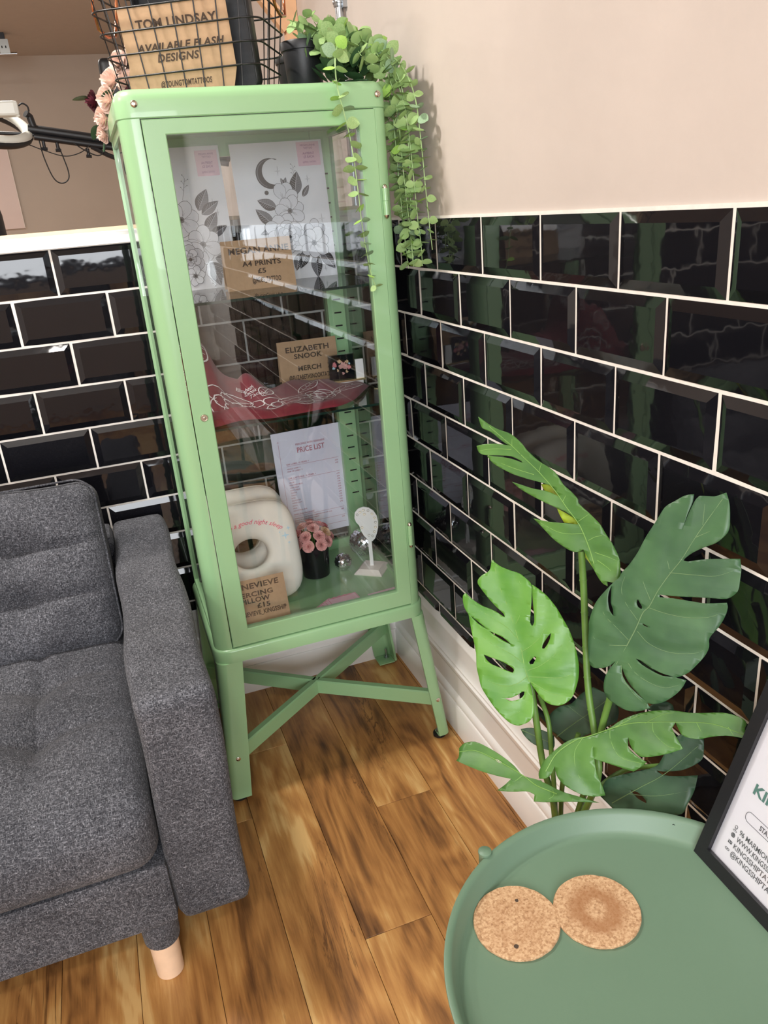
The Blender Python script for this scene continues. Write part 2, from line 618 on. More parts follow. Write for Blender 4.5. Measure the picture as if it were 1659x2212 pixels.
def text_mesh(body, height, width=None, bold=0.0, shear=0.0, align='CENTER', space=1.0):
    cu = bpy.data.curves.new('lettering', 'FONT')
    cu.body = body
    cu.size = 1.0
    cu.offset = bold
    cu.shear = shear
    cu.align_x = align
    cu.space_character = space
    cu.resolution_u = 3
    o = bpy.data.objects.new('lettering', cu)
    COL.objects.link(o)
    bpy.context.view_layer.update()
    me = bpy.data.meshes.new_from_object(o.evaluated_get(bpy.context.evaluated_depsgraph_get()))
    bpy.data.objects.remove(o)
    bpy.data.curves.remove(cu)
    xs = [v.co.x for v in me.vertices]
    w = max(xs) - min(xs)
    k = height / 0.73
    kx = k if width is None else width / w
    cx = {'CENTER': (max(xs) + min(xs)) / 2, 'LEFT': min(xs), 'RIGHT': max(xs)}[align]
    for v in me.vertices:
        v.co = ((v.co.x - cx) * kx, v.co.y * k, 0)
    me.update()
    return me

# ================================================================== THE SETTING
TOP = 1.2399            # top of the tiled zone
PITCH, TP = 0.1025, 0.2025
ROOM_X, FRONT_Y, FAR_Y, CEIL = -3.0, -4.2, 4.2, 2.35
SKIRT = 0.29

floor = struct('floor', MB().box(ROOM_X, 0.1, FRONT_Y, FAR_Y, -0.10, -0.011), M['pine'])
# planks run along y; each is a board of its own
cols = []
x = -0.0325
cols.append((x, 0.0))
while x > ROOM_X + 0.01:
    x1 = max(x - 0.135, ROOM_X)
    cols.append((x1, x))
    x = x1
END = {1: -0.21, 2: -0.614, 3: -0.927, 4: -0.30, 5: -0.526, 6: -1.02, 7: -0.68, 8: -0.25}
for k, (a, b) in enumerate(cols):
    y0 = END.get(k, -random.uniform(0.1, 1.2))
    cuts = [0.0]
    y = y0
    while y > FRONT_Y:
        cuts.append(y)
        y -= 1.22
    cuts.append(FRONT_Y)
    for c1, c0 in zip(cuts[:-1], cuts[1:]):
        g = 0.0005
        mb = MB()
        hx, hy = (b - a) / 2 - g, (c1 - c0) / 2 - g
        e = 0.0006
        mb.loft([[(-hx, -hy, -0.011), (hx, -hy, -0.011), (hx, hy, -0.011), (-hx, hy, -0.011)],
                 [(-hx, -hy, -e), (hx, -hy, -e), (hx, hy, -e), (-hx, hy, -e)],
                 [(-hx + e, -hy + e, 0), (hx - e, -hy + e, 0), (hx - e, hy - e, 0), (-hx + e, hy - e, 0)]])
        obj('plank', mb.mesh('plank', M['wood']), floor, Matrix.Translation(((a + b) / 2, (c0 + c1) / 2, 0)))

ceiling = struct('ceiling', MB().box(ROOM_X, 0.1, FRONT_Y - 0.1, FAR_Y, CEIL, CEIL + 0.1), M['ceiling'])
wall_right = struct('wall_right', MB().box(0.0, 0.1, FRONT_Y, FAR_Y, -0.10, CEIL), M['plaster'])
wall_far = struct('wall_far', MB().box(ROOM_X, 0.1, FAR_Y, FAR_Y + 0.1, -0.10, CEIL), M['far_wall'])
wall_left = struct('wall_left', MB().box(ROOM_X - 0.1, ROOM_X, FRONT_Y, FAR_Y, -0.10, CEIL), M['plaster'])
wf = MB()
WX0, WX1, WZ0, WZ1 = -2.7, -0.25, 0.95, 2.15
wf.box(ROOM_X - 0.1, WX0, FRONT_Y - 0.1, FRONT_Y, -0.10, CEIL)
wf.box(WX1, 0.1, FRONT_Y - 0.1, FRONT_Y, -0.10, CEIL)
wf.box(WX0, WX1, FRONT_Y - 0.1, FRONT_Y, -0.10, WZ0)
wf.box(WX0, WX1, FRONT_Y - 0.1, FRONT_Y, WZ1, CEIL)
wall_front = struct('wall_front', wf, M['plaster'])
win = MB()
for a, b in ((WX0, WX0 + 0.06), (-1.51, -1.45), (WX1 - 0.06, WX1)):
    win.box(a, b, FRONT_Y - 0.07, FRONT_Y - 0.02, WZ0, WZ1)
for a, b in ((WZ0, WZ0 + 0.06), (1.72, 1.77), (WZ1 - 0.06, WZ1)):
    win.box(WX0, WX1, FRONT_Y - 0.075, FRONT_Y - 0.015, a, b)
window_1 = struct('window_1', win, M['black_plastic'])
for a, b in ((WX0, -1.48), (-1.48, WX1)):
    for c, d in ((WZ0, 1.745), (1.745, WZ1)):
        obj('pane', MB().box(a + .03, b - .03, FRONT_Y - 0.05, FRONT_Y - 0.046, c + .03, d - .03).mesh('pane', M['glass']), window_1)

wall_back = struct('wall_back', MB().box(ROOM_X, 0.0, 0.0, 0.12, -0.10, TOP), M['plaster'])

# ------------------------------------------------ bevelled metro tiles, one object each
GB = 0.005             # grout sits this far out of the wall


def tile_mesh(w, h, cut=(0, 0, 0, 0)):
    """bevelled tile in the xz plane facing -y; cut = (left, right, bottom, top) sides sawn straight"""
    bw, t0, t1 = 0.0138, 0.0016, 0.0060
    l = 0.0008 if cut[0] else bw
    r = 0.0008 if cut[1] else bw
    bo = 0.0008 if cut[2] else bw
    to = 0.0008 if cut[3] else bw
    if l + r > w * 0.8:
        l = r = w * 0.2
    if bo + to > h * 0.8:
        bo = to = h * 0.2
    hw, hh = w / 2, h / 2
    mb = MB()
    rings = [[(-hw, 0, -hh), (hw, 0, -hh), (hw, 0, hh), (-hw, 0, hh)],
             [(-hw, -t0, -hh), (hw, -t0, -hh), (hw, -t0, hh), (-hw, -t0, hh)],
             [(-hw + l, -t1, -hh + bo), (hw - r, -t1, -hh + bo), (hw - r, -t1, hh - to), (-hw + l, -t1, hh - to)]]
    mb.loft(rings)
    me = mb.mesh('tile', M['tile'])
    return me


TILE_CACHE = {}


def tiles(parent, u_joint, u_end, u_far, place, seed, flip=False):
    """rows of running bond; u runs along the wall, from the corner (u=u_end) away to u_far (negative)"""
    rnd = random.Random(seed)
    row = 0
    while True:
        z1 = TOP - row * PITCH
        if z1 <= SKIRT + 0.004:
            break
        z0 = max(z1 - PITCH, SKIRT)
        off = u_joint + (TP / 2 if row % 2 else 0)
        n = math.floor((u_end - off) / TP)
        hi = off + n * TP
        spans = [(hi, u_end)]
        while hi - TP > u_far:
            spans.append((hi - TP, hi))
            hi -= TP
        for a, b in spans:
            g = 0.0024
            a2, b2 = a + g, b - (g if b < u_end else 0.0045)
            c, d = z0 + (g if z0 > SKIRT else 0.0), z1 - g
            if b2 - a2 < 0.006 or d - c < 0.006:
                continue
            ce = int(b >= u_end)
            cut = (ce if flip else 0, 0 if flip else ce, int(z0 <= SKIRT), 0)
            key = (round(b2 - a2, 4), round(d - c, 4), cut)
            if key not in TILE_CACHE:
                TILE_CACHE[key] = tile_mesh(b2 - a2, d - c, cut)
            o = obj('tile', TILE_CACHE[key], parent)
            o.matrix_basis = place((a2 + b2) / 2, (c + d) / 2) @ Euler((R(rnd.gauss(0, .22)), 0, R(rnd.gauss(0, .22)))).to_matrix().to_4x4()
        row += 1


obj('grout', MB().box(ROOM_X + .001, -0.001, -GB, 0.0, SKIRT - 0.02, TOP).mesh('grout', M['grout']), wall_back)
tiles(wall_back, -0.7496, 0.0, -2.2, lambda u, z: Matrix.Translation((u, -GB + 0.0012, z)), 3)
obj('grout', MB().box(-GB, 0.0, FRONT_Y + .001, -0.001, SKIRT - 0.02, TOP + 0.003).mesh('grout', M['grout']), wall_right)
tiles(wall_right, -0.8423, 0.0, -3.3,
      lambda u, z: Matrix.Translation((-GB + 0.0012, u, z)) @ Matrix.Rotation(R(-90), 4, 'Z'), 5, True)

# ------------------------------------------------ cap of the half-height wall, skirting boards
struct('trim_1', MB().box(ROOM_X, 0.0, -0.016, 0.135, TOP, 1.2665).box(ROOM_X, 0.0, -0.019, 0.138, 1.264, 1.2668), M['white_paint'])
struct('trim_2', MB().box(ROOM_X, 0.0, 0.020, 0.132, 1.2668, 1.2755), M['cap_lip'])
PROF = [(0, 0), (.026, 0), (.026, .078), (.023, .083), (.0195, .084), (.0195, .090), (.023, .092), (.023, .100), (.019, .108), (.015, .112), (.015, .168), (.0175, .171), (.021, .180),
        (.021, .188), (.017, .192), (.017, .197), (.012, .202), (.0085, .220), (.0085, .258), (.0105, .260), (.0105, .268), (.007, .274), (.007, .286), (.005, SKIRT), (0, SKIRT)]
mb = MB()
mb.loft([[(ROOM_X, -d, z) for d, z in PROF], [(-d, -d, z) for d, z in PROF]])
struct('baseboard_back', mb, M['white_paint'], smooth=35)
mb = MB()
mb.loft([[(-d, -d, z) for d, z in PROF], [(-d, FRONT_Y, z) for d, z in PROF]])
struct('baseboard_right', mb, M['white_paint'], smooth=35)

# ------------------------------------------------ downlight fittings
for i, (dx, dy) in enumerate(DOWNLIGHTS):
    pos = ['above the sofa arm', 'above the far end of the sofa', 'behind the table near the window', 'in the window corner of the room',
           'in the back room near the boom', 'deep in the back room'][i]
    t = thing('downlight', (dx, dy, CEIL), 'round recessed ceiling downlight ' + pos, 'light', 'ceiling downlights')
    mb = MB().lathe([(0.085, 0.0), (0.115, 0.0), (0.115, -0.008), (0.105, -0.016), (0.088, -0.016), (0.085, 0.0)], seg=28, caps=False)
    obj('bezel', mb.mesh('bezel', M['white_paint'], 40), t)
    m, nt, b = (M.get('led'), None, None)
    if m is None:
        m, nt, b = new_mat('led_diffuser')
        b.inputs['Base Color'].default_value = (0.9, 0.87, 0.8, 1)
        b.inputs['Emission Color'].default_value = (1.0, 0.9, 0.78, 1)
        b.inputs['Emission Strength'].default_value = 4.0
        M['led'] = m
    obj('diffuser', MB().lathe([(0.086, -0.003), (0.086, -0.006)], seg=28).mesh('diffuser', m), t)

# ================================================================== GREEN GLASS-DOOR CABINET
CX0, CX1, CY0, CY1 = -0.582, -0.090, -0.447, -0.045
ZB, ZT, ZCAP = 0.395, 1.487, 1.440
cab = thing('display_cabinet', (-0.336, -0.246, 0), 'tall mint green metal display cabinet with a glass door on crossed legs', 'cabinet')


def cpart(name, mb, m, parent=None, smooth=40):
    return wpart(name, mb, m, cab, parent, smooth)


# cap with rounded vertical corners and a rounded top edge
rings = []
for inset, z in [(0.002, ZCAP), (0.0, ZCAP + .002), (0.0, ZT - 0.020), (0.0015, ZT - 0.012), (0.006, ZT - 0.005), (0.013, ZT - 0.001), (0.020, ZT)]:
    rings.append([(a, b, z) for a, b in rrect(CX0 + inset, CX1 - inset, CY0 + inset, CY1 - inset, 0.034 - min(inset, .012), 7)])
cpart('top', MB().loft(rings), M['green'])


def corner_post(x0, x1, y0, y1, rx, ry, z0, z1, r=0.030):
    """square post with one rounded outer corner, rx/ry = -1 or 1 give the side it faces"""
    c = {(-1, -1): 3, (1, -1): 0, (1, 1): 1, (-1, 1): 2}[(rx, ry)]
    pts = [(x1, y0), (x1, y1), (x0, y1), (x0, y0)]
    ctr = [(x1 - r, y0 + r, -90), (x1 - r, y1 - r, 0), (x0 + r, y1 - r, 90), (x0 + r, y0 + r, 180)]
    poly = []
    for i in range(4):
        if i == c:
            poly += arc(ctr[i][0], ctr[i][1], r, ctr[i][2], ctr[i][2] + 90, 8)
        else:
            poly.append(pts[i])
    return MB().prism(poly, z0, z1)


cpart('post', corner_post(CX0 + .002, -0.5445, CY0 + .001, -0.405, -1, -1, ZB, ZCAP), M['green'])
cpart('post', corner_post(-0.118, CX1 - .002, CY0 + .001, -0.405, 1, -1, ZB, ZCAP), M['green'])
for (a, b, rx) in ((CX0 + .004, -0.540, -1), (-0.146, CX1 - .004, 1)):
    p = cpart('post', corner_post(a, b, -0.080, CY1, rx, 1, ZB, ZCAP), M['green'])
    for k in range(26 if rx > 0 else 0):
        z = 0.56 + k * 0.0315
        xm = b - 0.024 if rx < 0 else a + 0.024
        sm = MB().box(xm - .009, xm + .009, -0.0806, -0.0795, z, z + .0035)
        s = wpart('slot', sm, M['slot_dark'], cab, p)
# rails tying the posts together
for (a, b, c, d, z0, z1) in ((-0.545, -0.116, CY1 - .022, CY1 - .004, 1.400, ZCAP), (-0.545, -0.116, CY1 - .022, CY1 - .004, ZB, 0.430),
                             (CX0 + .005, CX0 + .019, -0.407, -0.078, 1.425, ZCAP), (CX0 + .005, CX0 + .019, -0.407, -0.078, ZB, 0.412),
                             (CX1 - .019, CX1 - .005, -0.407, -0.078, 1.425, ZCAP), (CX1 - .019, CX1 - .005, -0.407, -0.078, ZB, 0.412)):
    cpart('rail', MB().box(a, b, c, d, z0, z1), M['green'], smooth=None)
cpart('floor_panel', MB().box(CX0 + .019, CX1 - .019, -0.428, CY1 - .022, ZB, 0.405), M['green'], smooth=None)
# rounded base ring that the legs carry
rings = []
for inset, z in [(0.003, 0.3605), (-0.004, 0.3625), (-0.005, 0.390), (-0.003, 0.394), (0.003, 0.3955)]:
    rings.append([(a, b, z) for a, b in rrect(CX0 + inset, CX1 - inset, CY0 + inset, CY1 - inset, 0.036 - inset, 7)])
cpart('base_ring', MB().loft(rings), M['green'], smooth=50)

# the door: four rails round the opening, made as one frame
DX0, DX1, DZ0, DZ1 = -0.5425, -0.1195, 0.3975, 1.4385
GX0, GX1, GZ0, GZ1 = -0.5045, -0.1525, 0.4365, 1.4135
dm = MB()
yo, yi = CY0 - 0.0005, CY0 + 0.018
outer = [(DX0, DZ0), (DX1, DZ0), (DX1, DZ1), (DX0, DZ1)]
inner = [(GX0, GZ0), (GX1, GZ0), (GX1, GZ1), (GX0, GZ1)]
e = 0.0015
o2 = [(DX0 + e, DZ0 + e), (DX1 - e, DZ0 + e), (DX1 - e, DZ1 - e), (DX0 + e, DZ1 - e)]
i2 = [(GX0 - e, GZ0 - e), (GX1 + e, GZ0 - e), (GX1 + e, GZ1 + e), (GX0 - e, GZ1 + e)]
loops = [[(a, yi, b) for a, b in outer], [(a, yo + e, b) for a, b in outer], [(a, yo, b) for a, b in o2],
         [(a, yo, b) for a, b in i2], [(a, yo + e, b) for a, b in inner], [(a, yi, b) for a, b in inner]]
loops.append(loops[0])
dm.loft(loops, True, False)
door = cpart('door', dm, M['green'], smooth=None)
wpart('glass_pane', MB().box(GX0 - .006, GX1 + .006, CY0 + 0.009, CY0 + 0.0125, GZ0 - .006, GZ1 + .006), M['glass'], cab, door)


def ycyl(cx, y, cz, prof, seg=20):
    """lathe round an axis that points to -y; prof = (radius, distance out)"""
    return MB().loft([[(cx + r * math.cos(2 * math.pi * i / seg), y - d, cz + r * math.sin(2 * math.pi * i / seg)) for i in range(seg)]
                      for r, d in prof])


lk = wpart('lock', ycyl(-0.5215, yo, 0.9135, [(.0075, 0), (.0075, .002), (.0066, .0032), (.0058, .0032), (.0058, .0022), (.003, .0022), (.0026, .0032), (.001, .0034)]),
           M['steel'], cab, door, 40)
for z in (1.277, 0.573):
    h = cpart('hinge', MB().lathe([(.0052, -.024), (.0052, .000), (.0046, .0006), (.0046, .0014), (.0052, .002), (.0052, .024)], (-0.1125, CY0 - .0035, z), 16), M['green'])
    for s in (-1, 1):
        wpart('finial', MB().lathe([(.005, 0), (.0048, .003 * s), (.003, .0062 * s), (.0006, .0075 * s)] if s > 0 else
                                   [(.0006, -.0075), (.003, -.0062), (.0048, -.003), (.005, 0)], (-0.1125, CY0 - .0035, z + .024 * s), 14), M['steel'], cab, h, 60)
for x in (-0.5495, -0.1120):
    cpart('screw', ycyl(x, CY0, 1.4625, [(.0058, 0), (.0058, .0015), (.004, .0032), (.0024, .0034), (.0020, .0022), (.0005, .0022)], 16), M['steel'])

# fixed glass: two sides and the back, two shelves
for a, b in ((CX0 + .010, CX0 + .0135), (CX1 - .0135, CX1 - .010)):
    cpart('side_glass', MB().box(a, b, -0.405, -0.080, 0.412, 1.425), M['glass'], smooth=None)
cpart('back_glass', MB().box(-0.540, -0.146, CY1 - .014, CY1 - .0105, 0.430, 1.400), M['glass'], smooth=None)
S1, S2 = 1.1270, 0.8800
EDGE = mat('green_glass_edge', (22, 44, 38), 0.1)
for z in (S1, S2):
    mb = MB().box(CX0 + .016, CX1 - .016, -0.424, -0.066, z - .005, z)
    me_o = cpart('shelf', mb, [M['shelf_glass'], EDGE], smooth=None)
    for p in me_o.data.polygons:
        p.material_index = 0 if abs(p.normal.z) > 0.5 else 1


# legs: folded sheet, flaring out towards the floor
def leg(xo, yo_, sx, sy, fx, fy, wt, wb, ztop=0.3625):
    """xo,yo = outer corner at the top, fx,fy = outer corner at the floor; sx,sy = outward signs"""
    rings = []
    for t, z in ((0, ztop), (0.5, ztop * .5 + .006), (1, 0.013)):
        ox, oy = xo + (fx - xo) * t, yo_ + (fy - yo_) * t
        w = wt + (wb - wt) * t
        r = 0.022 - 0.006 * t
        th = 0.006
        prof = [(w, 0)] + arc(r, r, r, 270, 180, 7) + [(0, w), (th, w)] + arc(r, r, r - th, 180, 270, 7) + [(w, th)]
        ring = [(ox - sx * a, oy - sy * b, z) for a, b in prof]
        rings.append(ring)
    return MB().loft(rings)


LEGS = [(CX0 - .002, CY0 - .003, -1, -1, -0.607, -0.466, .056, .047), (CX1 + .002, CY0 - .003, 1, -1, -0.047, -0.462, .036, .030),
        (CX0 - .002, CY1 + .002, -1, 1, -0.603, -0.029, .056, .047), (CX1 + .002, CY1 + .002, 1, 1, -0.047, -0.029, .056, .054)]
for (xo, yy, sx, sy, fx, fy, wt, wb) in LEGS:
    lg = cpart('leg', leg(xo, yy, sx, sy, fx, fy, wt, wb), M['green'], smooth=50)
    wpart('foot_pad', MB().lathe([(.013, 0), (.016, .002), (.016, .009), (.006, .010)], (fx - sx * .022, fy - sy * .022, 0), 16), M['rubber'], cab, lg, 40)
    wpart('foot_plate', MB().box(min(fx - sx * .007, fx - sx * wb), max(fx - sx * .007, fx - sx * wb),
                                 min(fy - sy * .007, fy - sy * wb), max(fy - sy * .007, fy - sy * wb), .010, .013), M['green'], cab, lg)
    wpart('foot_bolt', MB().lathe([(.008, .013), (.008, .018), (.0035, .018), (.0035, .042), (.001, .043)], (fx - sx * .022, fy - sy * .022, 0), 12), M['zinc'], cab, lg, 40)
    t = (0.3625 - .125) / .355
    if sy < 0:
        wpart('leg_bolt', ycyl(xo + (fx - xo) * t - sx * (.024 if sx < 0 else .013), yy + (fy - yy) * t, .120, [(.0055, 0), (.0055, .001), (.003, .0025), (.0006, .0026)], 14), M['steel'], cab, lg, 40)
# crossed braces between opposite legs
BZ0, BZ1 = 0.100, 0.137


def brace(p, q, z0, z1, th, name='cross_brace'):
    d = Vector((q[0] - p[0], q[1] - p[1], 0))
    n = Vector((-d.y, d.x, 0)).normalized() * th / 2
    c = [Vector((p[0], p[1], 0)) - n, Vector((q[0], q[1], 0)) - n, Vector((q[0], q[1], 0)) + n, Vector((p[0], p[1], 0)) + n]
    mb = MB()
    e = 0.003
    mb.loft([[(v.x, v.y, z0) for v in c], [(v.x, v.y, z1 - e) for v in c],
             [(v.x + (s * n.normalized() * e).x, v.y + (s * n.normalized() * e).y, z1) for v, s in zip(c, (1, 1, -1, -1))]])
    return cpart(name, mb, M['green'], smooth=None)


brace((-0.592, -0.452), (-0.066, -0.048), BZ0, BZ1, 0.020)
brace((-0.588, -0.044), (-0.332, -0.2495), BZ0, BZ1, 0.020)
brace((-0.326, -0.2545), (-0.066, -0.446), BZ0, BZ1, 0.020)

# ================================================================== PAPER GOODS
def card_root(name, loc, yaw, tilt, label, cat, group=None):
    """local x along the card, y up its face, z out of its face"""
    return thing(name, loc, label, cat, group, (R(90 - tilt), 0, R(yaw)))


def lettering(parent, rows, m):
    """rows: text, x, y, height, width, bold, shear, align, material"""
    for row in rows:
        txt, x, y, h, w = row[:5]
        opt = row[5] if len(row) > 5 else {}
        me = text_mesh(txt, h, w, opt.get('bold', 0.0), opt.get('shear', 0.0), opt.get('align', 'CENTER'), opt.get('space', 1.0))
        me.materials.append(opt.get('mat', m))
        me.transform(Matrix.Translation((x, y, opt.get('z', 0.0005))))
        obj('lettering', me, parent)


def tent_card(loc, yaw, tilt, w, h, label, rows, cat='card', spread=None, group='kraft name cards'):
    """folded kraft card standing on its two long edges"""
    r = card_root('kraft_card', loc, yaw, tilt, label, cat, group)
    t = 0.0005
    obj('front_panel', MB().box(-w / 2, w / 2, 0, h, -t, 0).mesh('front_panel', M['kraft']), r)
    a = R(spread if spread is not None else 2 * tilt + 6)
    bx = MB()
    p = [(0, h), (0, h)]
    by, bz = h - h * math.cos(a), -h * math.sin(a)
    bx.add([(-w / 2, h, -t), (w / 2, h, -t), (w / 2, by, bz), (-w / 2, by, bz), (-w / 2, h, -2 * t), (w / 2, h, -2 * t), (w / 2, by, bz - t), (-w / 2, by, bz - t)],
           [(0, 1, 2, 3), (7, 6, 5, 4), (0, 4, 5, 1), (2, 6, 7, 3), (1, 5, 6, 2), (3, 7, 4, 0)])
    obj('back_panel', bx.mesh('back_panel', M['kraft']), r)
    lettering(r, rows, M['ink'])
    return r


B = dict(bold=0.030, space=1.06)
IT = dict(bold=0.030, shear=0.25, space=1.06)
CN = dict(bold=0.030, space=1.04)
tent_card((-0.336, -0.262, S1), -1.5, 9, 0.148, 0.101, 'kraft card reading MEGAN ANNE A4 PRINTS on the top glass shelf',
          [('MEGAN ANNE', 0.004, 0.0735, 0.0125, 0.128, B), ('A4 PRINTS', 0.006, 0.0475, 0.0100, 0.083, B), ('£5', 0.004, 0.0315, 0.0100, 0.018, B),
           ('@MEGS_TATTOO', 0.012, 0.0130, 0.0105, 0.062, CN)])
tent_card((-0.214, -0.105, S2), -3, 7, 0.147, 0.103, 'kraft card reading ELIZABETH SNOOK MERCH on the middle glass shelf',
          [('ELIZABETH', 0.0, 0.0760, 0.0130, 0.108, B), ('SNOOK', 0.0, 0.0595, 0.0120, 0.070, B), ('MERCH', 0.0, 0.0300, 0.0120, 0.058, B),
           ('@ELIZABETHSNOOKTATTOO', 0.006, 0.0095, 0.0110, 0.120, CN)])
tent_card((-0.473, -0.4085, 0.405), 0.5, 14, 0.148, 0.118, 'kraft card reading GENEVIEVE PIERCING PILLOW £15 on the cabinet floor',
          [('GENEVIEVE', 0.004, 0.0970, 0.0125, 0.112, B), ('PIERCING', 0.0, 0.0785, 0.0110, 0.088, B), ('PILLOW', 0.002, 0.0645, 0.0110, 0.066, B),
           ('£15', 0.018, 0.0500, 0.0110, 0.030, B), ('@GENEVIEVE_KINGSSHIP', 0.006, 0.0350, 0.0105, 0.124, CN)], spread=30)


# ------------------------------------------------ graphite flower drawings
class Draw:
    """flat print: filled shapes and lines, each a hair above the last"""

    def __init__(s):
        s.mb = MB()
        s.z = 0.0004

    def fill(s, pts, slot):
        s.mb.slot = slot
        s.mb.poly(pts, s.z)
        s.z += 0.0000035

    def line(s, pts, w=0.0006, slot=0):
        s.mb.slot = slot
        w = w * 1.5
        z = s.z
        s.mb.ribbon(pts, w, lambda x, y: z)
        s.z += 0.0000035

    def shape(s, pts, slot, w=0.0006):
        s.fill(pts, slot)
        s.line(pts + [pts[0]], w, 0)

    def petal(s, cx, cy, a, L, W, slot=3, w=0.00055, notch=0.0):
        pts = []
        n = 14
        ca, sa = math.cos(a), math.sin(a)
        for i in range(n + 1):
            t = i / n
            ww = W * math.sin(math.pi * min(1, t * 1.0)) ** 0.6 * (0.55 + 0.6 * t)
            pts.append((t * L, ww))
        up = [(x + (notch * L if i == n else 0), y) for i, (x, y) in enumerate(pts)]
        poly = up + [(x, -y) for x, y in pts[::-1][1:-1]]
        poly = [(cx + x * ca - y * sa, cy + x * sa + y * ca) for x, y in poly]
        s.shape(poly, slot, w)
        for k in (-0.45, 0.0, 0.45):
            ln = [(t * L, k * W * t * 0.9) for t in (0.08, 0.25, 0.42 + 0.1 * (k == 0))]
            s.line([(cx + x * ca - y * sa, cy + x * sa + y * ca) for x, y in ln], 0.0004, 1)

    def flower(s, cx, cy, r, n=6, rot=0.0, heart=0.16, slot=3):
        for i in range(n):
            s.petal(cx, cy, rot + 2 * math.pi * i / n, r * (1 + .08 * math.sin(i * 2.3)), r * 0.42, slot)
        s.shape([(cx + r * heart * math.cos(t * .524), cy + r * heart * math.sin(t * .524)) for t in range(12)], 1)
        s.fill([(cx + r * heart * .5 * math.cos(t * .524), cy + r * heart * .5 * math.sin(t * .524)) for t in range(12)], 0)

    def peony(s, cx, cy, r):
        for k, (rr, n) in enumerate(((1.0, 7), (0.78, 6), (0.56, 5), (0.34, 4))):
            for i in range(n):
                a = 2 * math.pi * i / n + k * 0.5
                s.petal(cx + rr * r * .25 * math.cos(a), cy + rr * r * .25 * math.sin(a), a, rr * r * .78, rr * r * .46, 3 if k % 2 == 0 else 2)
        s.fill([(cx + r * .1 * math.cos(t * .785), cy + r * .1 * math.sin(t * .785)) for t in range(8)], 0)

    def leaf(s, cx, cy, a, L, W=None, slot=1):
        W = W or L * 0.26
        ca, sa = math.cos(a), math.sin(a)
        T = lambda x, y: (cx + x * ca - y * sa, cy + x * sa + y * ca)
        n = 10
        up = [(L * i / n, W * math.sin(math.pi * (i / n) ** 0.8)) for i in range(n + 1)]
        s.shape([T(x, y) for x, y in up] + [T(x, -y) for x, y in up[::-1][1:-1]], slot)
        s.fill([T(x, y) for x, y in up], 0 if slot == 1 else slot)
        s.line([T(0, 0), T(L * .5, 0), T(L, 0)], 0.0006, 2)
        for i in range(2, 8):
            x = L * i / 10
            s.line([T(x, 0), T(x + L * .1, W * .75 * math.sin(math.pi * i / 10))], 0.0004, 2)
            s.line([T(x, 0), T(x + L * .1, -W * .75 * math.sin(math.pi * i / 10))], 0.0004, 0)

    def star(s, cx, cy, r):
        k = 0.13
        pts = []
        for i in range(8):
            q = r * (1 if i % 2 == 0 else k) * (1.35 if i % 4 == 0 else 1)
            pts.append((cx + q * math.sin(i * math.pi / 4), cy + q * math.cos(i * math.pi / 4)))
        s.line(pts + [pts[0]], 0.0005, 1)

    def sprig(s, cx, cy, a, L):
        ca, sa = math.cos(a), math.sin(a)
        s.line([(cx, cy), (cx + L * .5 * ca, cy + L * .5 * sa), (cx + L * ca, cy + L * sa)], 0.0005, 1)
        for i in range(3, 8):
            x, y = cx + L * i / 7 * ca, cy + L * i / 7 * sa
            d = a + (0.8 if i % 2 else -0.8)
            q = (x + L * .2 * math.cos(d), y + L * .2 * math.sin(d))
            s.line([(x, y), q], 0.0004, 1)
            s.fill([(q[0] + .0012 * math.cos(t), q[1] + .0012 * math.sin(t)) for t in (0, 1, 2, 3, 4, 5)], 1)

    def moon(s, cx, cy, r):
        o = arc(cx, cy, r, 60, 285, 24)
        i = arc(cx + r * .30, cy + r * .10, r * .86, 275, 68, 24)
        s.shape(o + i, 0)
        s.line(arc(cx, cy, r * .90, 95, 250, 16), 0.0016, 1)

    def mesh(s):
        return s.mb.mesh('drawing', [M['draw_dark'], M['draw_mid'], M['draw_light'], M['draw_pale']])


def art_print(loc, yaw, tilt, label, draw, sticker):
    r = card_root('art_print', loc, yaw, tilt, label, 'print', 'sleeved A4 prints')
    obj('sheet', MB().box(-.105, .105, 0, .297, -.0008, 0).mesh('sheet', M['paper']), r)
    d = Draw()
    draw(d)
    obj('drawing', d.mesh(), r)
    sx, sy, sw, sh = sticker
    st = obj('sticker', MB().box(sx, sx + sw, sy, sy + sh, .0001, .0016).mesh('sticker', M['pink_paper']), r)
    cx = sx + sw / 2
    k = dict(mat=M['plum_ink'], z=0.0019)
    lettering(st, [('MEGAN ANNE', cx, sy + sh * .82, .0042, sw * .66, k), ('TATTOO', cx, sy + sh * .70, .0042, sw * .40, k), ('A4 PRINT', cx, sy + sh * .46, .0055, sw * .52, k),
                   ('£5 EACH', cx, sy + sh * .32, .0055, sw * .46, k), ('@MEGS_TATTOO', cx, sy + sh * .12, .0034, sw * .58, k)], M['plum_ink'])
    # clear sleeve with soft wrinkles and sealed edges
    sl = MB()
    nx, ny = 16, 22
    rnd = random.Random(int(abs(loc[0]) * 1000))
    ph = [rnd.uniform(0, 6) for _ in range(6)]
    vs = []
    for j in range(ny + 1):
        for i in range(nx + 1):
            u, v = i / nx, j / ny
            z = 0.0028 + 0.0008 * math.sin(5 * u + 7 * v + ph[0]) + 0.0006 * math.sin(13 * u - 5 * v + ph[1]) + 0.0004 * math.sin(9 * u + 17 * v + ph[2])
            vs.append((-.111 + .222 * u, -.0005 + .302 * v, z if 0 < i < nx else .0002))
    sl.add(vs, [(j * (nx + 1) + i, j * (nx + 1) + i + 1, (j + 1) * (nx + 1) + i + 1, (j + 1) * (nx + 1) + i) for j in range(ny) for i in range(nx)])
    obj('sleeve', sl.mesh('sleeve', M['film'], 60), r)
    return r


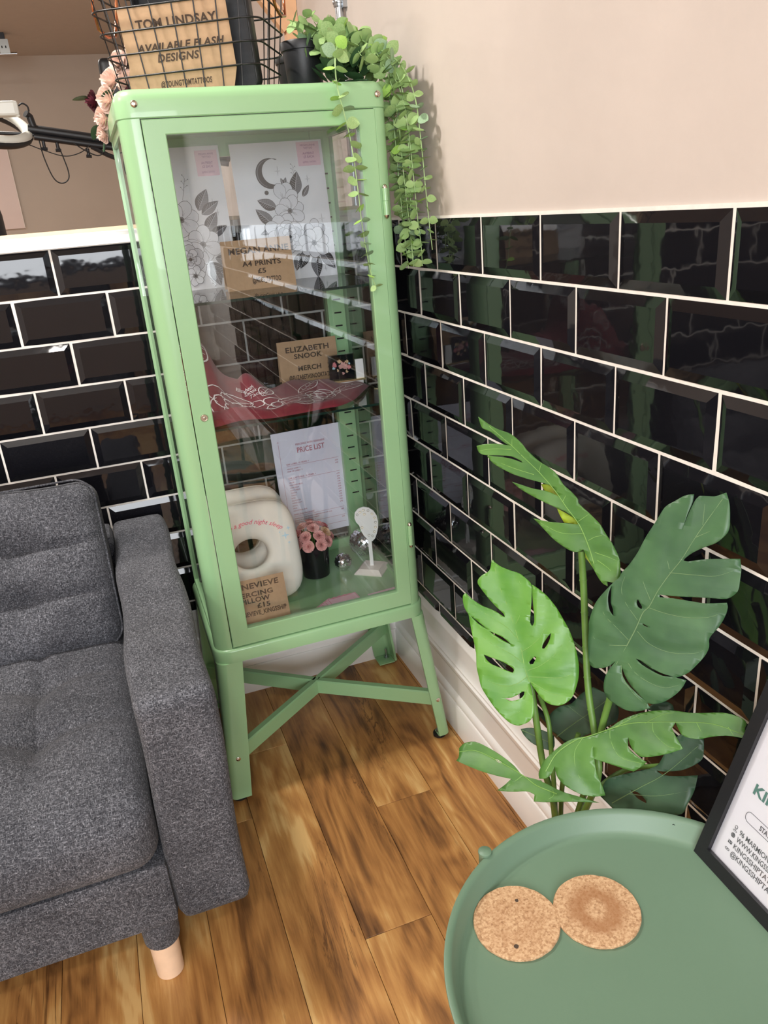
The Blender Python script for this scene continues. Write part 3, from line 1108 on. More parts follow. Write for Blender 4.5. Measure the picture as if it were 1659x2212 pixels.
def draw_moon(d):
    d.moon(-.022, .232, .032)
    d.star(-.004, .236, .008)
    d.star(.062, .215, .006)
    d.star(.084, .128, .008)
    d.star(.078, .017, .005)
    d.sprig(.030, .212, 1.5, .032)
    for a, L in ((1.9, .028), (1.2, .030)):
        d.leaf(.006, .205, a, L * .6, L * .12)
    d.leaf(.028, .182, 1.35, .052, .014)
    d.leaf(.046, .178, .95, .030, .006)
    d.leaf(-.018, .158, 2.7, .046, .012)
    d.leaf(-.030, .122, 2.35, .052, .012)
    d.leaf(-.034, .112, 3.4, .030, .006)
    d.fill([(-.036 + .005 * math.cos(t * .785), .192 + .005 * math.sin(t * .785)) for t in range(8)], 0)
    d.petal(.000, .172, 1.2, .042, .017)
    d.petal(.002, .172, 1.9, .040, .016)
    d.petal(.002, .172, .5, .036, .015)
    d.flower(.012, .150, .034, 7, .3)
    d.flower(-.012, .108, .040, 7, .1, .1, 3)
    d.peony(.004, .094, .036)
    d.flower(.062, .100, .028, 6, .4)
    d.leaf(.040, .062, 4.2, .046, .012)
    d.leaf(.058, .052, 4.7, .054, .013)
    d.leaf(.072, .058, 5.3, .052, .013)
    d.flower(.058, .076, .036, 7, .2)
    d.leaf(.020, .056, 4.4, .040, .010)


def draw_bouquet(d):
    d.star(.074, .176, .010)
    d.star(.082, .160, .005)
    d.leaf(.040, .166, 1.05, .050, .014)
    d.leaf(.046, .158, .55, .048, .011)
    d.leaf(.050, .120, .95, .050, .013)
    d.leaf(.058, .112, .45, .044, .010)
    d.leaf(.064, .075, .7, .030, .006)
    d.flower(.000, .150, .040, 7, .2)
    d.flower(.038, .095, .040, 7, .5)
    d.peony(.005, .066, .040)
    d.leaf(.045, .055, 5.5, .052, .013)
    d.leaf(.050, .048, 5.0, .046, .012)
    d.leaf(.060, .064, 6.0, .048, .012)
    d.flower(.010, .030, .022, 6, .2, .22)
    d.peony(-.050, .090, .045)
    d.leaf(-.060, .140, 2.2, .055, .014)
    d.flower(-.050, .175, .034, 6, .0)
    d.leaf(-.040, .205, 1.7, .045, .012)
    d.sprig(.010, .190, 1.3, .045)
    d.sprig(.035, .030, 5.4, .030)


art_print((-0.230, -0.118, S1), -2.0, 7, 'sleeved flower drawing with a crescent moon, right of the two prints', draw_moon, (.046, .243, .052, .050))
art_print((-0.464, -0.118, S1), -1.0, 7, 'sleeved flower bouquet drawing, left of the two prints behind the door frame', draw_bouquet, (.052, .236, .048, .052))

# ------------------------------------------------ price list taped to the back glass
pl = card_root('price_list', (-0.222, -0.0645, 0.462), 0.0, 0.6, 'lilac price list sheet reading PRICE LIST taped inside the cabinet back', 'price list')
pl.rotation_euler.rotate_axis('Z', R(1.0))
obj('sheet', MB().box(-.100, .100, 0, .292, -.0006, 0).mesh('sheet', M['lilac_paper']), pl)
ln = MB()
for x in (-.084, .084):
    ln.box(x - .0003, x + .0003, .012, .262, .0003, .0005)
    ln.box(x - .003, x + .003, .2672, .2678, .0003, .0005)
    ln.box(x - .0003, x + .0003, .2645, .2705, .0003, .0005)
for y in (.200, .162, .060, .037, .018):
    ln.box(-.070, .070, y - .0003, y + .0003, .0003, .0005)
obj('ruled_lines', ln.mesh('ruled_lines', M['pink_ink']), pl)
P_ = dict(mat=M['pink_ink'], bold=.012)
rows = [('PIERCINGS WITH GENEVIEVE', 0.0, .252, .0052, .078, P_), ('PRICE LIST', 0.0, .232, .0145, .074, P_)]
LFT = lambda **k: dict(mat=M['pink_ink'], align='LEFT', bold=.012, **k)
RGT = dict(mat=M['pink_ink'], align='RIGHT', bold=.012)
rows += [('EAR LOBES: 10 YEARS +', -.070, .203, .0046, .060, LFT()), ('SINGLE LOBE / 1', -.070, .191, .0036, .036, LFT()), ('PAIR OF LOBES / 2', -.070, .184, .0036, .040, LFT()),
         ('EAR CARTILAGE: 16 YEARS +', -.070, .165, .0046, .074, LFT())]
for i, n_ in enumerate(['HELIX', 'FORWARD HELIX', 'LOW HELIX', 'FLAT HELIX', 'TRAGUS', 'CONCH', 'ROOK', 'FAUX ROOK', 'UPPER FLAT', 'DAITH', 'SNUG', 'INDUSTRIAL BAR']):
    rows.append((n_, -.070, .1535 - i * .0072, .0036, len(n_) * .0027, LFT()))
    rows.append(('£30' if i < 11 else '£45', .068, .1535 - i * .0072, .0036, .008, RGT))
rows += [('£25', .068, .191, .0036, .008, RGT), ('£40', .068, .184, .0036, .008, RGT),
         ('PIERCING PACKAGE', -.070, .063, .0046, .056, LFT()), ('THREE EAR CARTILAGE COMBINATION OR ONE', -.070, .052, .0034, .104, LFT()),
         ('DONE IN ONE APPOINTMENT', -.070, .046, .0034, .068, LFT()), ('NOSTRIL: 16 YEARS +', -.070, .0395, .0042, .056, LFT()),
         ('£80', .068, .052, .0036, .008, RGT), ('£35', .068, .030, .0036, .008, RGT)]
lettering(pl, rows, M['pink_ink'])

# ================================================================== CABINET FLOOR: PILLOWS, FLOWERS, DISCO BALLS, EAR STAND, CARDS
ZF = 0.405


def pillow_geo(W=0.232, H=0.244, T=0.036, hole=(0.042, 0.036), nu=56, nv=20, pw=4.2):
    """rounded-square ring cushion in the xy plane, z out; centre at origin"""
    def outer(a):
        c, s = abs(math.cos(a)), abs(math.sin(a))
        return 1.0 / ((c / (W / 2)) ** pw + (s / (H / 2)) ** pw) ** (1 / pw)

    def inner(a):
        return 1.0 / math.sqrt((math.cos(a) / hole[0]) ** 2 + (math.sin(a) / hole[1]) ** 2)
    mb = MB()
    rings = []
    for i in range(nu):
        a = 2 * math.pi * i / nu
        ro, ri = outer(a), inner(a)
        mid, half = (ro + ri) / 2, (ro - ri) / 2
        ring = []
        for k in range(nv):
            t = 2 * math.pi * k / nv
            c, s = math.cos(t), math.sin(t)
            x = math.copysign(abs(c) ** 0.55, c)
            z = math.copysign(abs(s) ** 0.55, s)
            rr = mid + half * x
            ring.append((rr * math.cos(a), rr * math.sin(a), T * z))
        rings.append(ring)
    rings.append(rings[0])
    mb.loft(rings, True, False)

    def height(x, y):
        a = math.atan2(y, x)
        ro, ri = outer(a), inner(a)
        q = (math.hypot(x, y) - (ro + ri) / 2) / ((ro - ri) / 2)
        q = min(0.999, abs(q))
        return T * (1 - q ** (2 / .55)) ** (.55 / 2)
    return mb, height


def pillow(loc, yaw, tilt, label, printed):
    r = card_root('ring_pillow', loc, yaw, tilt, label, 'pillow', 'cream piercing pillows')
    mb, hf = pillow_geo()
    me = mb.mesh('cushion', M['foam'], 60)
    me.transform(Matrix.Translation((0, 0.125, 0)))
    obj('cushion', me, r)
    # piping seam round the edge
    seam = []
    for i in range(72):
        a = 2 * math.pi * i / 72
        c, s = abs(math.cos(a)), abs(math.sin(a))
        ro = 1.0 / ((c / .116) ** 4.2 + (s / .122) ** 4.2) ** (1 / 4.2) + .0006
        seam.append((ro * math.cos(a), ro * math.sin(a) + .125, -.004))
    obj('seam', MB().tube(seam, .0011, 6, True).mesh('seam', M['foam'], 60), r)
    if printed:
        def wrap(me, R0, cy, a0):
            for v in me.vertices:
                rr = R0 + v.co.y
                a = a0 - v.co.x / R0
                x, y = rr * math.sin(-a), rr * math.cos(-a) + cy
                v.co = (x, y + .125, hf(x, y) + .0007)
            return me
        t1 = text_mesh('to a good night sleep', .0110, .132, .010, .35)
        t1.transform(Matrix.Translation((0.018, 0, 0)))
        t1 = wrap(t1, .125, -.052, 0.0)
        t1.materials.append(M['script_pink'])
        obj('lettering', t1, r)
        st = MB()
        for (sx, sy, q) in ((.084, .030, .010), (.094, .046, .006), (.090, .012, .004), (.072, .040, .003)):
            pts = []
            for i in range(8):
                k = q * (1 if i % 2 == 0 else .28)
                pts.append((sx + k * math.sin(i * math.pi / 4), sy + k * math.cos(i * math.pi / 4)))
            st.add([(x, y + .125, hf(x, y) + .0007) for x, y in pts], [tuple(range(8))[::-1]])
        obj('star_print', st.mesh('star_print', M['sky_ink']), r)
    return r


pillow((-0.4475, -0.288, ZF), 1.0, 16, 'cream ring pillow printed with pink script, in front of its twin', True)
pillow((-0.4485, -0.196, ZF + .006), 2.0, 15, 'plain cream ring pillow standing behind the printed one', False)


def ruffle_bloom(r, mats_slot, rnd, layers=4):
    mb = MB()
    for k in range(layers):
        n = 19 - 3 * k
        el = R(8 + 24 * k + rnd.uniform(-6, 6))
        L = r * (1 - .13 * k)
        for i in range(n):
            a = 2 * math.pi * (i + rnd.random() * .5) / n
            d = Vector((math.cos(a) * math.cos(el), math.sin(a) * math.cos(el), math.sin(el)))
            sd = Vector((-math.sin(a), math.cos(a), 0))
            up = d.cross(sd)
            w = L * .17
            vs = []
            for t, ww, b in ((0.15, .25, 0), (.55, .8, .04), (.85, 1.0, .10), (1.0, .72, .04)):
                for s in (-1, -.33, .33, 1):
                    vs.append(d * L * t + sd * w * ww * s + up * (L * (b + .05 * (abs(s) < .5))))
            mb.add(vs, [(j * 4 + q, j * 4 + q + 1, (j + 1) * 4 + q + 1, (j + 1) * 4 + q) for j in range(3) for q in range(3)])
    return mb


fp = thing('flower_pot', (-0.281, -0.196, ZF), 'black pot of dusty pink carnations standing beside the pillow', 'flowers')
obj('pot', MB().lathe([(.030, 0), (.034, .002), (.0365, .040), (.0385, .084), (.0385, .086), (.0355, .086), (.034, .070)], seg=28).mesh('pot', M['black_gloss'], 40), fp)
obj('soil', MB().lathe([(.0345, .069), (.0345, .072)], seg=20).mesh('soil', M['soil']), fp)
rnd = random.Random(11)
blooms = []
for k, (el, n_) in enumerate(((8, 9), (36, 7), (64, 4), (88, 1))):
    for i in range(n_):
        a = 2 * math.pi * (i + .5 * (k % 2)) / n_ + rnd.uniform(-.12, .12)
        q = .044 * rnd.uniform(.93, 1.08)
        blooms.append((q * math.cos(R(el)) * math.cos(a), q * math.cos(R(el)) * math.sin(a), .092 + q * math.sin(R(el)), rnd.choice((0, 0, 1, 0, 2))))
for bx, by, bz, ck in blooms:
    m = [M['petal_pink'], M['petal_coral'], M['petal_peach']][ck]
    ax = Vector((bx, by, .012 + (bz - .092))).normalized()
    q = Vector((0, 0, 1)).rotation_difference(ax).to_matrix().to_4x4()
    b_ = obj('bloom', ruffle_bloom(.0165, 0, rnd).mesh('bloom', m, 70), fp, Matrix.Translation((bx, by, bz)) @ q)
    obj('stalk', MB().tube([(bx, by, bz), (bx * .6, by * .6, .072)], .0012, 6).mesh('stalk', M['stem_green']), fp)


def disco(loc, r, label, spin):
    t = thing('disco_ball', loc, label, 'disco ball', 'mirror balls')
    t.rotation_euler = spin
    core = MB().lathe([(r * .97 * math.cos(R(a)), r * .97 * math.sin(R(a))) for a in range(-90, 91, 12)], seg=30, caps=False)
    obj('core', core.mesh('core', M['mirror_core'], 60), t)
    mb = MB()
    rows = 15
    for k in range(rows):
        a0, a1 = R(-84 + 168 * k / rows + .9), R(-84 + 168 * (k + 1) / rows - .9)
        am = (a0 + a1) / 2
        n = max(6, int(2 * math.pi * math.cos(am) / (R(168) / rows)))
        for i in range(n):
            j = random.gauss(0, .012)
            b0, b1 = 2 * math.pi * i / n + .012, 2 * math.pi * (i + 1) / n - .012
            rr = r * 1.0
            P = lambda a, b: Vector((rr * math.cos(a) * math.cos(b), rr * math.cos(a) * math.sin(b), rr * math.sin(a)))
            jk = [1 + random.gauss(0, .010) for _ in range(2)]
            mb.add([P(a0, b0) * jk[0], P(a0, b1) * jk[1], P(a1, b1) * (2 - jk[0]), P(a1, b0) * (2 - jk[1])], [(0, 1, 2, 3)])
    o = obj('mirror_tiles', mb.mesh('mirror_tiles', M['mirror']), t)
    o['kind'] = 'stuff'
    return t


disco((-0.2110, -0.2065, ZF + .0235), .0225, 'small silver disco ball beside the flower pot', (0.5, 0.3, 0.2))
disco((-0.1340, -0.1440, ZF + .0385), .0370, 'larger silver disco ball behind the white ear stand', (0.2, 0.9, 0.6))

es = thing('ear_stand', (-0.1455, -0.2430, ZF), 'white ear-shaped jewellery stand on a square wooden base', 'jewellery stand')
es.rotation_euler = (0, 0, R(-38))
b0, b1 = .0365, .026
obj('base', MB().loft([[(-b0, -b0, 0), (b0, -b0, 0), (b0, b0, 0), (-b0, b0, 0)], [(-b0, -b0, .003), (b0, -b0, .003), (b0, b0, .003), (-b0, b0, .003)],
                       [(-b1, -b1, .013), (b1, -b1, .013), (b1, b1, .013), (-b1, b1, .013)]]).mesh('base', M['pale_wood']), es)
rot = Matrix.Rotation(R(38 - 22), 4, 'Z')
obj('post', MB().box(-.0045, .0045, -.0015, .0015, .013, .115).mesh('post', M['white_acrylic']), es, rot)
# outline of the ear plate (x, z), mm
ear = [(4, 92), (-6, 97), (-14, 108), (-19, 120), (-22, 133), (-28, 141), (-31, 152), (-29, 165), (-21, 174), (-9, 178), (3, 175), (13, 167), (19, 155), (21, 141), (20, 126), (16, 111), (11, 99)]
poly = [(a / 1000 * 1.12 + .002, (b - 178) / 1000 * 1.10 + .176) for a, b in ear]
plate = MB()
n = len(poly)
plate.add([(a, -.0045, b) for a, b in poly] + [(a, -.0015, b) for a, b in poly],
          [tuple(range(n))[::-1], tuple(range(n, 2 * n))] + [(i, (i + 1) % n, n + (i + 1) % n, n + i) for i in range(n)])
bmt = bmesh.new()
me_t = plate.mesh('ear_plate', M['white_acrylic'])
bmt.from_mesh(me_t)
ep = obj('ear_plate', bm_mesh('ear_plate', bmt, M['white_acrylic']), es, rot)
for i, (a, b) in enumerate([(-24, 160), (-17, 166), (-9, 170), (1, 168), (9, 160), (14, 150), (15, 139), (14, 127), (11, 116), (6, 106), (-8, 160), (-16, 128), (-2, 108)]):
    ring = [(a / 1000 * 1.12 + .002 + .0028 * math.cos(t * .524), -.0052 - .0006 * (t % 2), (b - 178) / 1000 * 1.10 + .176 + .0028 * math.sin(t * .524)) for t in range(12)]
    obj('earring', MB().tube(ring, .00045, 5, True).mesh('earring', M['gold'] if i % 3 else M['steel']), ep)

# fanned business cards and a flowered card
for i in range(6):
    a = -2 + 7 * i
    c = thing('business_card', (-0.262 - .0085 * i, -0.377 - .0008 * i, ZF + .0004 + .0011 * (5 - i)),
              'pink business card, %s in the fanned pile' % ['topmost', 'second from the top', 'third from the top', 'fourth from the top', 'second from the bottom', 'lowest'][i], 'card', 'fanned pink business cards',
              (0, 0, R(a + 6)))
    obj('stock', MB().box(-.0360, .0360, -.0240, .0240, 0, .0005).mesh('stock', M['pink_paper']), c)
    rule = MB()
    for x0, x1, y0, y1 in ((-.0345, .0345, .0222, .0228), (-.0345, .0345, -.0228, -.0222), (-.0345, -.0339, -.0228, .0228), (.0339, .0345, -.0228, .0228)):
        rule.box(x0, x1, y0, y1, .0005, .0007)
    obj('border_line', rule.mesh('border_line', M['rose_ink']), c)
    if i < 2:
        pr = text_mesh('BOOK YOUR PIERCING', .0032, .045)
        pr.materials.append(M['rose_ink'])
        pr.transform(Matrix.Translation((0, .0185, .0009)))
        obj('lettering', pr, c)
c = thing('flower_card', (-0.158, -0.392, ZF + .0006), 'pink card with crimson flower print by the door hinge', 'card', None, (0, 0, R(4)))
obj('stock', MB().box(-.0425, .0425, -.0275, .0275, 0, .0005).mesh('stock', M['pink_paper']), c)
fl = MB()
for cx, cy, rr in ((.012, .004, .016), (.030, .000, .013), (-.022, .010, .009)):
    for i in range(7):
        a = i * .9
        fl.ribbon([(cx, cy), (cx + rr * .6 * math.cos(a - .3), cy + rr * .6 * math.sin(a - .3)), (cx + rr * math.cos(a), cy + rr * math.sin(a)), (cx + rr * .6 * math.cos(a + .4), cy + rr * .6 * math.sin(a + .4)), (cx, cy)], .0016, lambda x, y: .0009)
obj('flower_print', fl.mesh('flower_print', M['rose_ink']), c)

# ================================================================== MIDDLE SHELF: BURGUNDY CLOTH, ACRYLIC BLOCK
def cloth_h(x, y):
    """height of the cloth above the shelf"""
    h = .004
    h += .0045 * (1 + math.sin(34 * x + 21 * y + 1.0)) * .7
    h += .0030 * (1 + math.sin(62 * x - 40 * y))
    # standing bunch at the left and the peak in the middle at the back
    back = max(0.0, min(1.0, (y + .36) / .16))
    lump = max(0.0, min(1.0, (-.405 - x) / .060))
    h += .140 * (lump ** 1.2) * back * (0.85 + .15 * math.sin(60 * x))
    dx, dy = (x + .385) / .034, (y + .20) / .075
    h += .046 * math.exp(-(dx * dx + dy * dy))
    h += .020 * math.exp(-((y + .405) / .022) ** 2) * (0.6 + .4 * math.sin(14 * x + 2))
    h += .012 * math.exp(-((x + .26) / .06) ** 2) * math.exp(-((y + .23) / .07) ** 2)
    return h


def cloth_edges(x):
    """front and back limit of the cloth at x"""
    t = max(0.0, min(1.0, (x + .245) / .125))
    return -.421 + .150 * t ** 1.3 + .004 * math.sin(40 * x), -.135 - .030 * t - .040 * t * t


cl = thing('bandana', (-0.340, -0.280, S2), 'burgundy cloth with white rose line print, rumpled on the middle shelf', 'cloth')
NX, NY = 70, 44
mb = MB()
vs = []
for j in range(NY + 1):
    for i in range(NX + 1):
        x = -.555 + .436 * i / NX
        f, b = cloth_edges(x)
        y = f + (b - f) * j / NY
        k = min(1, j / 3, (NY - j) / 3, (NX - i) / 3)
        vs.append((x, y, S2 + .0012 + cloth_h(x, y) * (.25 + .75 * k)))
mb.add(vs, [(j * (NX + 1) + i, j * (NX + 1) + i + 1, (j + 1) * (NX + 1) + i + 1, (j + 1) * (NX + 1) + i) for j in range(NY) for i in range(NX)])
co = wpart('cloth', mb, M['burgundy'], cl, None, 80)
md = co.modifiers.new('thickness', 'SOLIDIFY')
md.thickness = 0.0008
md.offset = 1
lw = MB()


def stroke(pts, w=.0026):
    # densify and lay on the cloth
    P = []
    for (a, b), (c, d) in zip(pts[:-1], pts[1:]):
        n = max(1, int(math.hypot(c - a, d - b) / .005))
        P += [(a + (c - a) * i / n, b + (d - b) * i / n) for i in range(n)]
    P.append(pts[-1])
    P = [(x, y) for x, y in P if cloth_edges(x)[0] + .006 < y < cloth_edges(x)[1] - .004 and -.548 < x < -.135]
    if len(P) > 2:
        lw.ribbon(P, w, lambda x, y: S2 + .0035 + cloth_h(x, y))


def rose_lines(cx, cy, r, n=5, sq=.75):
    for k in range(3):
        q = r * (1 - .3 * k)
        for i in range(n):
            a = 2 * math.pi * i / n + k * .6
            pts = []
            for t in range(7):
                b = a + (t / 6 - .5) * 1.6
                rr = q * (.62 + .42 * math.sin(math.pi * t / 6))
                pts.append((cx + rr * math.cos(b), cy + rr * sq * math.sin(b)))
            stroke(pts)


def leaf_lines(cx, cy, a, L):
    ca, sa = math.cos(a), math.sin(a)
    T = lambda x, y: (cx + x * ca - y * sa, cy + x * sa + y * ca)
    for s in (-1, 1):
        stroke([T(L * t / 8, s * L * .26 * math.sin(math.pi * t / 8)) for t in range(9)])
    stroke([T(0, 0), T(L, 0)], .0014)
    for t in (.25, .45, .65):
        stroke([T(L * t, 0), T(L * (t + .14), L * .18)], .0012)
        stroke([T(L * t, 0), T(L * (t + .14), -L * .18)], .0012)


rose_lines(-.440, -.330, .060)
rose_lines(-.320, -.345, .066)
rose_lines(-.245, -.318, .040)
leaf_lines(-.375, -.300, 1.1, .06)
leaf_lines(-.290, -.280, .7, .075)
leaf_lines(-.225, -.315, .25, .085)
leaf_lines(-.400, -.388, 5.9, .05)
leaf_lines(-.330, -.400, .1, .05)
leaf_lines(-.470, -.380, 3.3, .05)
leaf_lines(-.500, -.250, 1.2, .07)
leaf_lines(-.520, -.300, 1.9, .06)
rose_lines(-.510, -.190, .040)
wpart('rose_print', lw, M['white_line'], cl)
for txt, x0, y0, w in (('Elizabeth', -.405, -.262, .040), ('Snook', -.395, -.274, .030), ('Tattoo', -.380, -.290, .040), ('Elizabeth', -.520, -.150, .050), ('Tattoo', -.510, -.185, .045)):
    me = text_mesh(txt, .013, w, .004, .4)
    for v in me.vertices:
        x, y = x0 + v.co.x, y0 + v.co.y
        v.co = (x, y, S2 + .004 + cloth_h(x, y))
    me.materials.append(M['white_line'])
    me.transform(Matrix.Translation(-cl.location))
    obj('lettering', me, cl)

ab = thing('acrylic_block', (-0.163, -0.212, S2), 'small acrylic photo block showing pink flowers on black, before the kraft card', 'photo block', None, (0, 0, R(-6)))
obj('foot', MB().box(-.034, .052, -.012, .012, .012, .016).mesh('foot', M['gold']), ab)
obj('riser', MB().box(-.030, .046, -.010, .010, 0, .012).mesh('riser', M['white_acrylic']), ab)
obj('block', MB().box(-.033, .029, -.009, .009, .016, .076).mesh('block', M['shelf_glass']), ab)
pc = obj('photo', MB().box(-.0325, .0285, .0020, .0028, .0165, .0755).mesh('photo', M['black_gloss']), ab)
fm = MB()
rnd = random.Random(4)
for cx, cz, rr, slot in ((-.018, .052, .007, 1), (.002, .048, .0125, 0), (.016, .044, .006, 1), (.002, .030, .004, 0), (-.012, .038, .004, 2), (.010, .034, .004, 2), (-.006, .060, .006, 2), (.012, .057, .005, 2), (-.020, .044, .004, 3), (.018, .052, .003, 3)):
    for i in range(14):
        a = rnd.random() * 6.28
        q = rr * (.35 + .65 * rnd.random())
        w = rr * .30
        fm.slot = slot
        x, z = cx + q * .6 * math.cos(a), cz + q * .6 * math.sin(a)
        pts = [(x + w * math.cos(a) * 1.8, z + w * math.sin(a) * 1.8), (x - w * math.sin(a), z + w * math.cos(a)), (x - w * math.cos(a), z - w * math.sin(a)), (x + w * math.sin(a), z - w * math.cos(a))]
        fm.add([(u, .0018 - i * .00001, v) for u, v in pts], [(0, 1, 2, 3)])
obj('flower_picture', fm.mesh('flower_picture', [M['petal_pink'], M['petal_coral'], M['petal_peach'], M['sky_ink']]), pc)
obj('upright', MB().box(.031, .050, -.004, .004, .016, .060).mesh('upright', M['white_acrylic']), ab)  # with the gold foot, imitates the bright reflecting side of the acrylic block

# ================================================================== ON TOP OF THE CABINET
# wire basket, turned so that one corner faces forward
BK = thing('wire_basket', (-0.402, -0.262, ZT), 'black wire basket with copper handles on the cabinet top', 'basket', None, (0, 0, R(-27)))


def bring(z, k, r=.030):
    w, d = .136 + .030 * k, .088 + .024 * k
    return [(a, b, z) for a, b in rrect(-w, w, -d, d, r, 5)]


HB = .205
levels = [0.004, .038, .073, .108, .143, .178, .205]
for i, z in enumerate(levels):
    obj('wire', MB().tube(bring(z, z / HB), .0017 if i < 6 else .0030, 7, True).mesh('wire', M['wire'], 60), BK)
for x in [-.105 + .035 * i for i in range(7)]:
    k = 1
    pts = [(x * 1.22, -(.088 + .024), HB), (x, -.088, .004), (x, .088, .004), (x * 1.22, .088 + .024, HB)]
    obj('wire', MB().tube(pts, .0014, 6).mesh('wire', M['wire'], 60), BK)
for y in [-.054 + .036 * i for i in range(4)]:
    pts = [(-(.136 + .030), y * 1.25, HB), (-.136, y, .004), (.136, y, .004), (.136 + .030, y * 1.25, HB)]
    obj('wire', MB().tube(pts, .0014, 6).mesh('wire', M['wire'], 60), BK)
for s in (-1, 1):
    w = .136 + .030
    pts = [(s * (w - .002), -.050, HB + .004), (s * (w - .004), -.052, HB - .010), (s * (w + .002), -.050, HB - .045), (s * (w + .004), -.036, HB - .075), (s * (w + .004), 0, HB - .082),
           (s * (w + .004), .036, HB - .075), (s * (w + .002), .050, HB - .045), (s * (w - .004), .052, HB - .010), (s * (w - .002), .050, HB + .004)]
    obj('handle', MB().tube(pts, .0028, 8).mesh('handle', M['copper'], 60), BK)


def in_basket(lx, ly, lz):
    return BK.matrix_basis @ Vector((lx, ly, lz))


bpy.context.view_layer.update()
bk_m = Matrix.Translation(BK.location) @ Matrix.Rotation(R(-27), 4, 'Z')
p = bk_m @ Vector((-.012, -.076, .006))
r = card_root('kraft_sign', p, -27, -9, 'kraft sign reading TOM LINDSAY AVAILABLE FLASH DESIGNS inside the wire basket', 'sign', 'kraft name cards')
obj('front_panel', MB().add([(-.104, 0, 0), (.098, 0, 0), (.108, .030, 0), (.108, .140, 0), (-.092, .140, 0), (-.092, .050, 0),
                             (-.104, 0, -.0006), (.098, 0, -.0006), (.108, .030, -.0006), (.108, .140, -.0006), (-.092, .140, -.0006), (-.092, .050, -.0006)],
                            [(0, 1, 2, 3, 4, 5), (11, 10, 9, 8, 7, 6), (0, 6, 7, 1), (1, 7, 8, 2), (2, 8, 9, 3), (3, 9, 10, 4), (4, 10, 11, 5), (5, 11, 6, 0)]).mesh('front_panel', M['kraft']), r)
lettering(r, [('TOM LINDSAY', .012, .105, .0145, .150, B), ('AVAILABLE FLASH', .012, .0700, .0120, .165, IT), ('DESIGNS', .004, .0520, .0125, .080, IT),
              ('@YOUNGTOMTATTOOS', .010, .0120, .0095, .098, IT)], M['ink'])
# black document tray behind the sign
p = bk_m @ Vector((.020, -.030, .006))
r = thing('document_tray', p, 'black plastic document tray standing behind the kraft sign in the basket', 'tray', None, (R(8), 0, R(-27)))
mb = MB()
mb.prism(rrect(-.098, .108, 0, .235, .014, 4), -.004, 0, 'y')
obj('back_panel', mb.mesh('back_panel', M['black_plastic'], 40), r)
ty = MB().loft([[(a, -.0385, b) for a, b in rrect(-.098, .108, 0, .235, .016, 5)], [(a, .0, b) for a, b in rrect(-.098, .108, 0, .235, .016, 5)]], True, False)
ty2 = MB().loft([[(a, -.0385, b) for a, b in rrect(-.094, .104, .004, .231, .014, 5)], [(a, .0, b) for a, b in rrect(-.094, .104, .004, .231, .014, 5)]], True, False)
o = obj('rim', ty.mesh('rim', M['black_plastic'], 40), r)
md = o.modifiers.new('thickness', 'SOLIDIFY')
md.thickness = .003
md.offset = 0
# ribbed striped tube
p = bk_m @ Vector((-.072, .000, .006))
r = thing('striped_tube', p, 'black and white ribbed tube leaning in the wire basket', 'tube', None, (R(6), R(13), R(-27)))
for i in range(34):
    z = .006 * i
    obj('ring', MB().lathe([(.0095, z), (.0112, z + .001), (.0112, z + .0048), (.0095, z + .0058)], seg=18).mesh('ring', M['stripe_white'] if i % 2 else M['black_gloss'], 40), r)
# silver rod beside it
p = bk_m @ Vector((-.105, .045, .006))
r = thing('metal_rod', p, 'thin grey metal rod leaning at the back of the basket', 'rod', None, (R(-4), R(-4), 0))
obj('shaft', MB().lathe([(.0035, 0), (.0035, .17), (.003, .1712)], seg=12).mesh('shaft', M['grey_metal'], 40), r)
obj('tip', MB().lathe([(.0030, .1712), (.0026, .176), (.0010, .178)], seg=12).mesh('tip', M['zinc'], 40), r)


def oval_leaf(L, W, cup=.15, bend=.12, n=6, th=.0005):
    """leaf along +x from the origin, face up (+z)"""
    mb = MB()
    vs = []
    for i in range(n + 1):
        t = i / n
        w = W * (math.sin(math.pi * min(1, .03 + .97 * t ** .85)) ** .7) * (1 if i < n else .05)
        if i == 0:
            w = W * .08
        z = L * bend * t * t
        for s in (-1, -.5, 0, .5, 1):
            vs.append((L * t, w * s, z + cup * w * abs(s) ** 1.5))
    mb.add(vs, [(i * 5 + k, (i + 1) * 5 + k, (i + 1) * 5 + k + 1, i * 5 + k + 1) for i in range(n) for k in range(4)])
    m2 = MB()
    nv = len(mb.v)
    m2.v = mb.v + [(x, y, z - th) for x, y, z in mb.v]
    m2.f = [f[::-1] for f in mb.f] + [tuple(i + nv for i in f) for f in mb.f]
    m2.m = [0] * len(m2.f)
    return m2


# faux rose garland spilling over the back left of the cabinet top
gl = thing('flower_garland', (-0.540, -0.190, ZT), 'faux pink and burgundy rose garland spilling over the cabinet top edge', 'flowers')


def rose(r, rnd):
    mb = MB()
    for k in range(5):
        n = 6 if k < 3 else 4
        for i in range(n):
            a0 = 2 * math.pi * i / n + k * .55 + rnd.uniform(-.1, .1)
            op = [1.0, .80, .60, .42, .24][k]
            vs = []
            for jt in range(4):
                t = jt / 3
                for js in range(5):
                    s = js / 4 - .5
                    a = a0 + s * (2.1 - .15 * k) * (.5 + .5 * math.sin(math.pi * min(1, .25 + t * .75)))
                    rad = r * op * (.35 + .65 * t ** .8)
                    z = r * (-.35 + (1.0 - op * .45) * t + .22 * (k / 4)) - r * .16 * op * t * t * (1 if k < 3 else 0) + r * .05 * math.sin(6 * a)
                    vs.append((rad * math.cos(a), rad * math.sin(a), z))
            mb.add(vs, [(j * 5 + q, j * 5 + q + 1, (j + 1) * 5 + q + 1, (j + 1) * 5 + q) for j in range(3) for q in range(4)])
    return mb


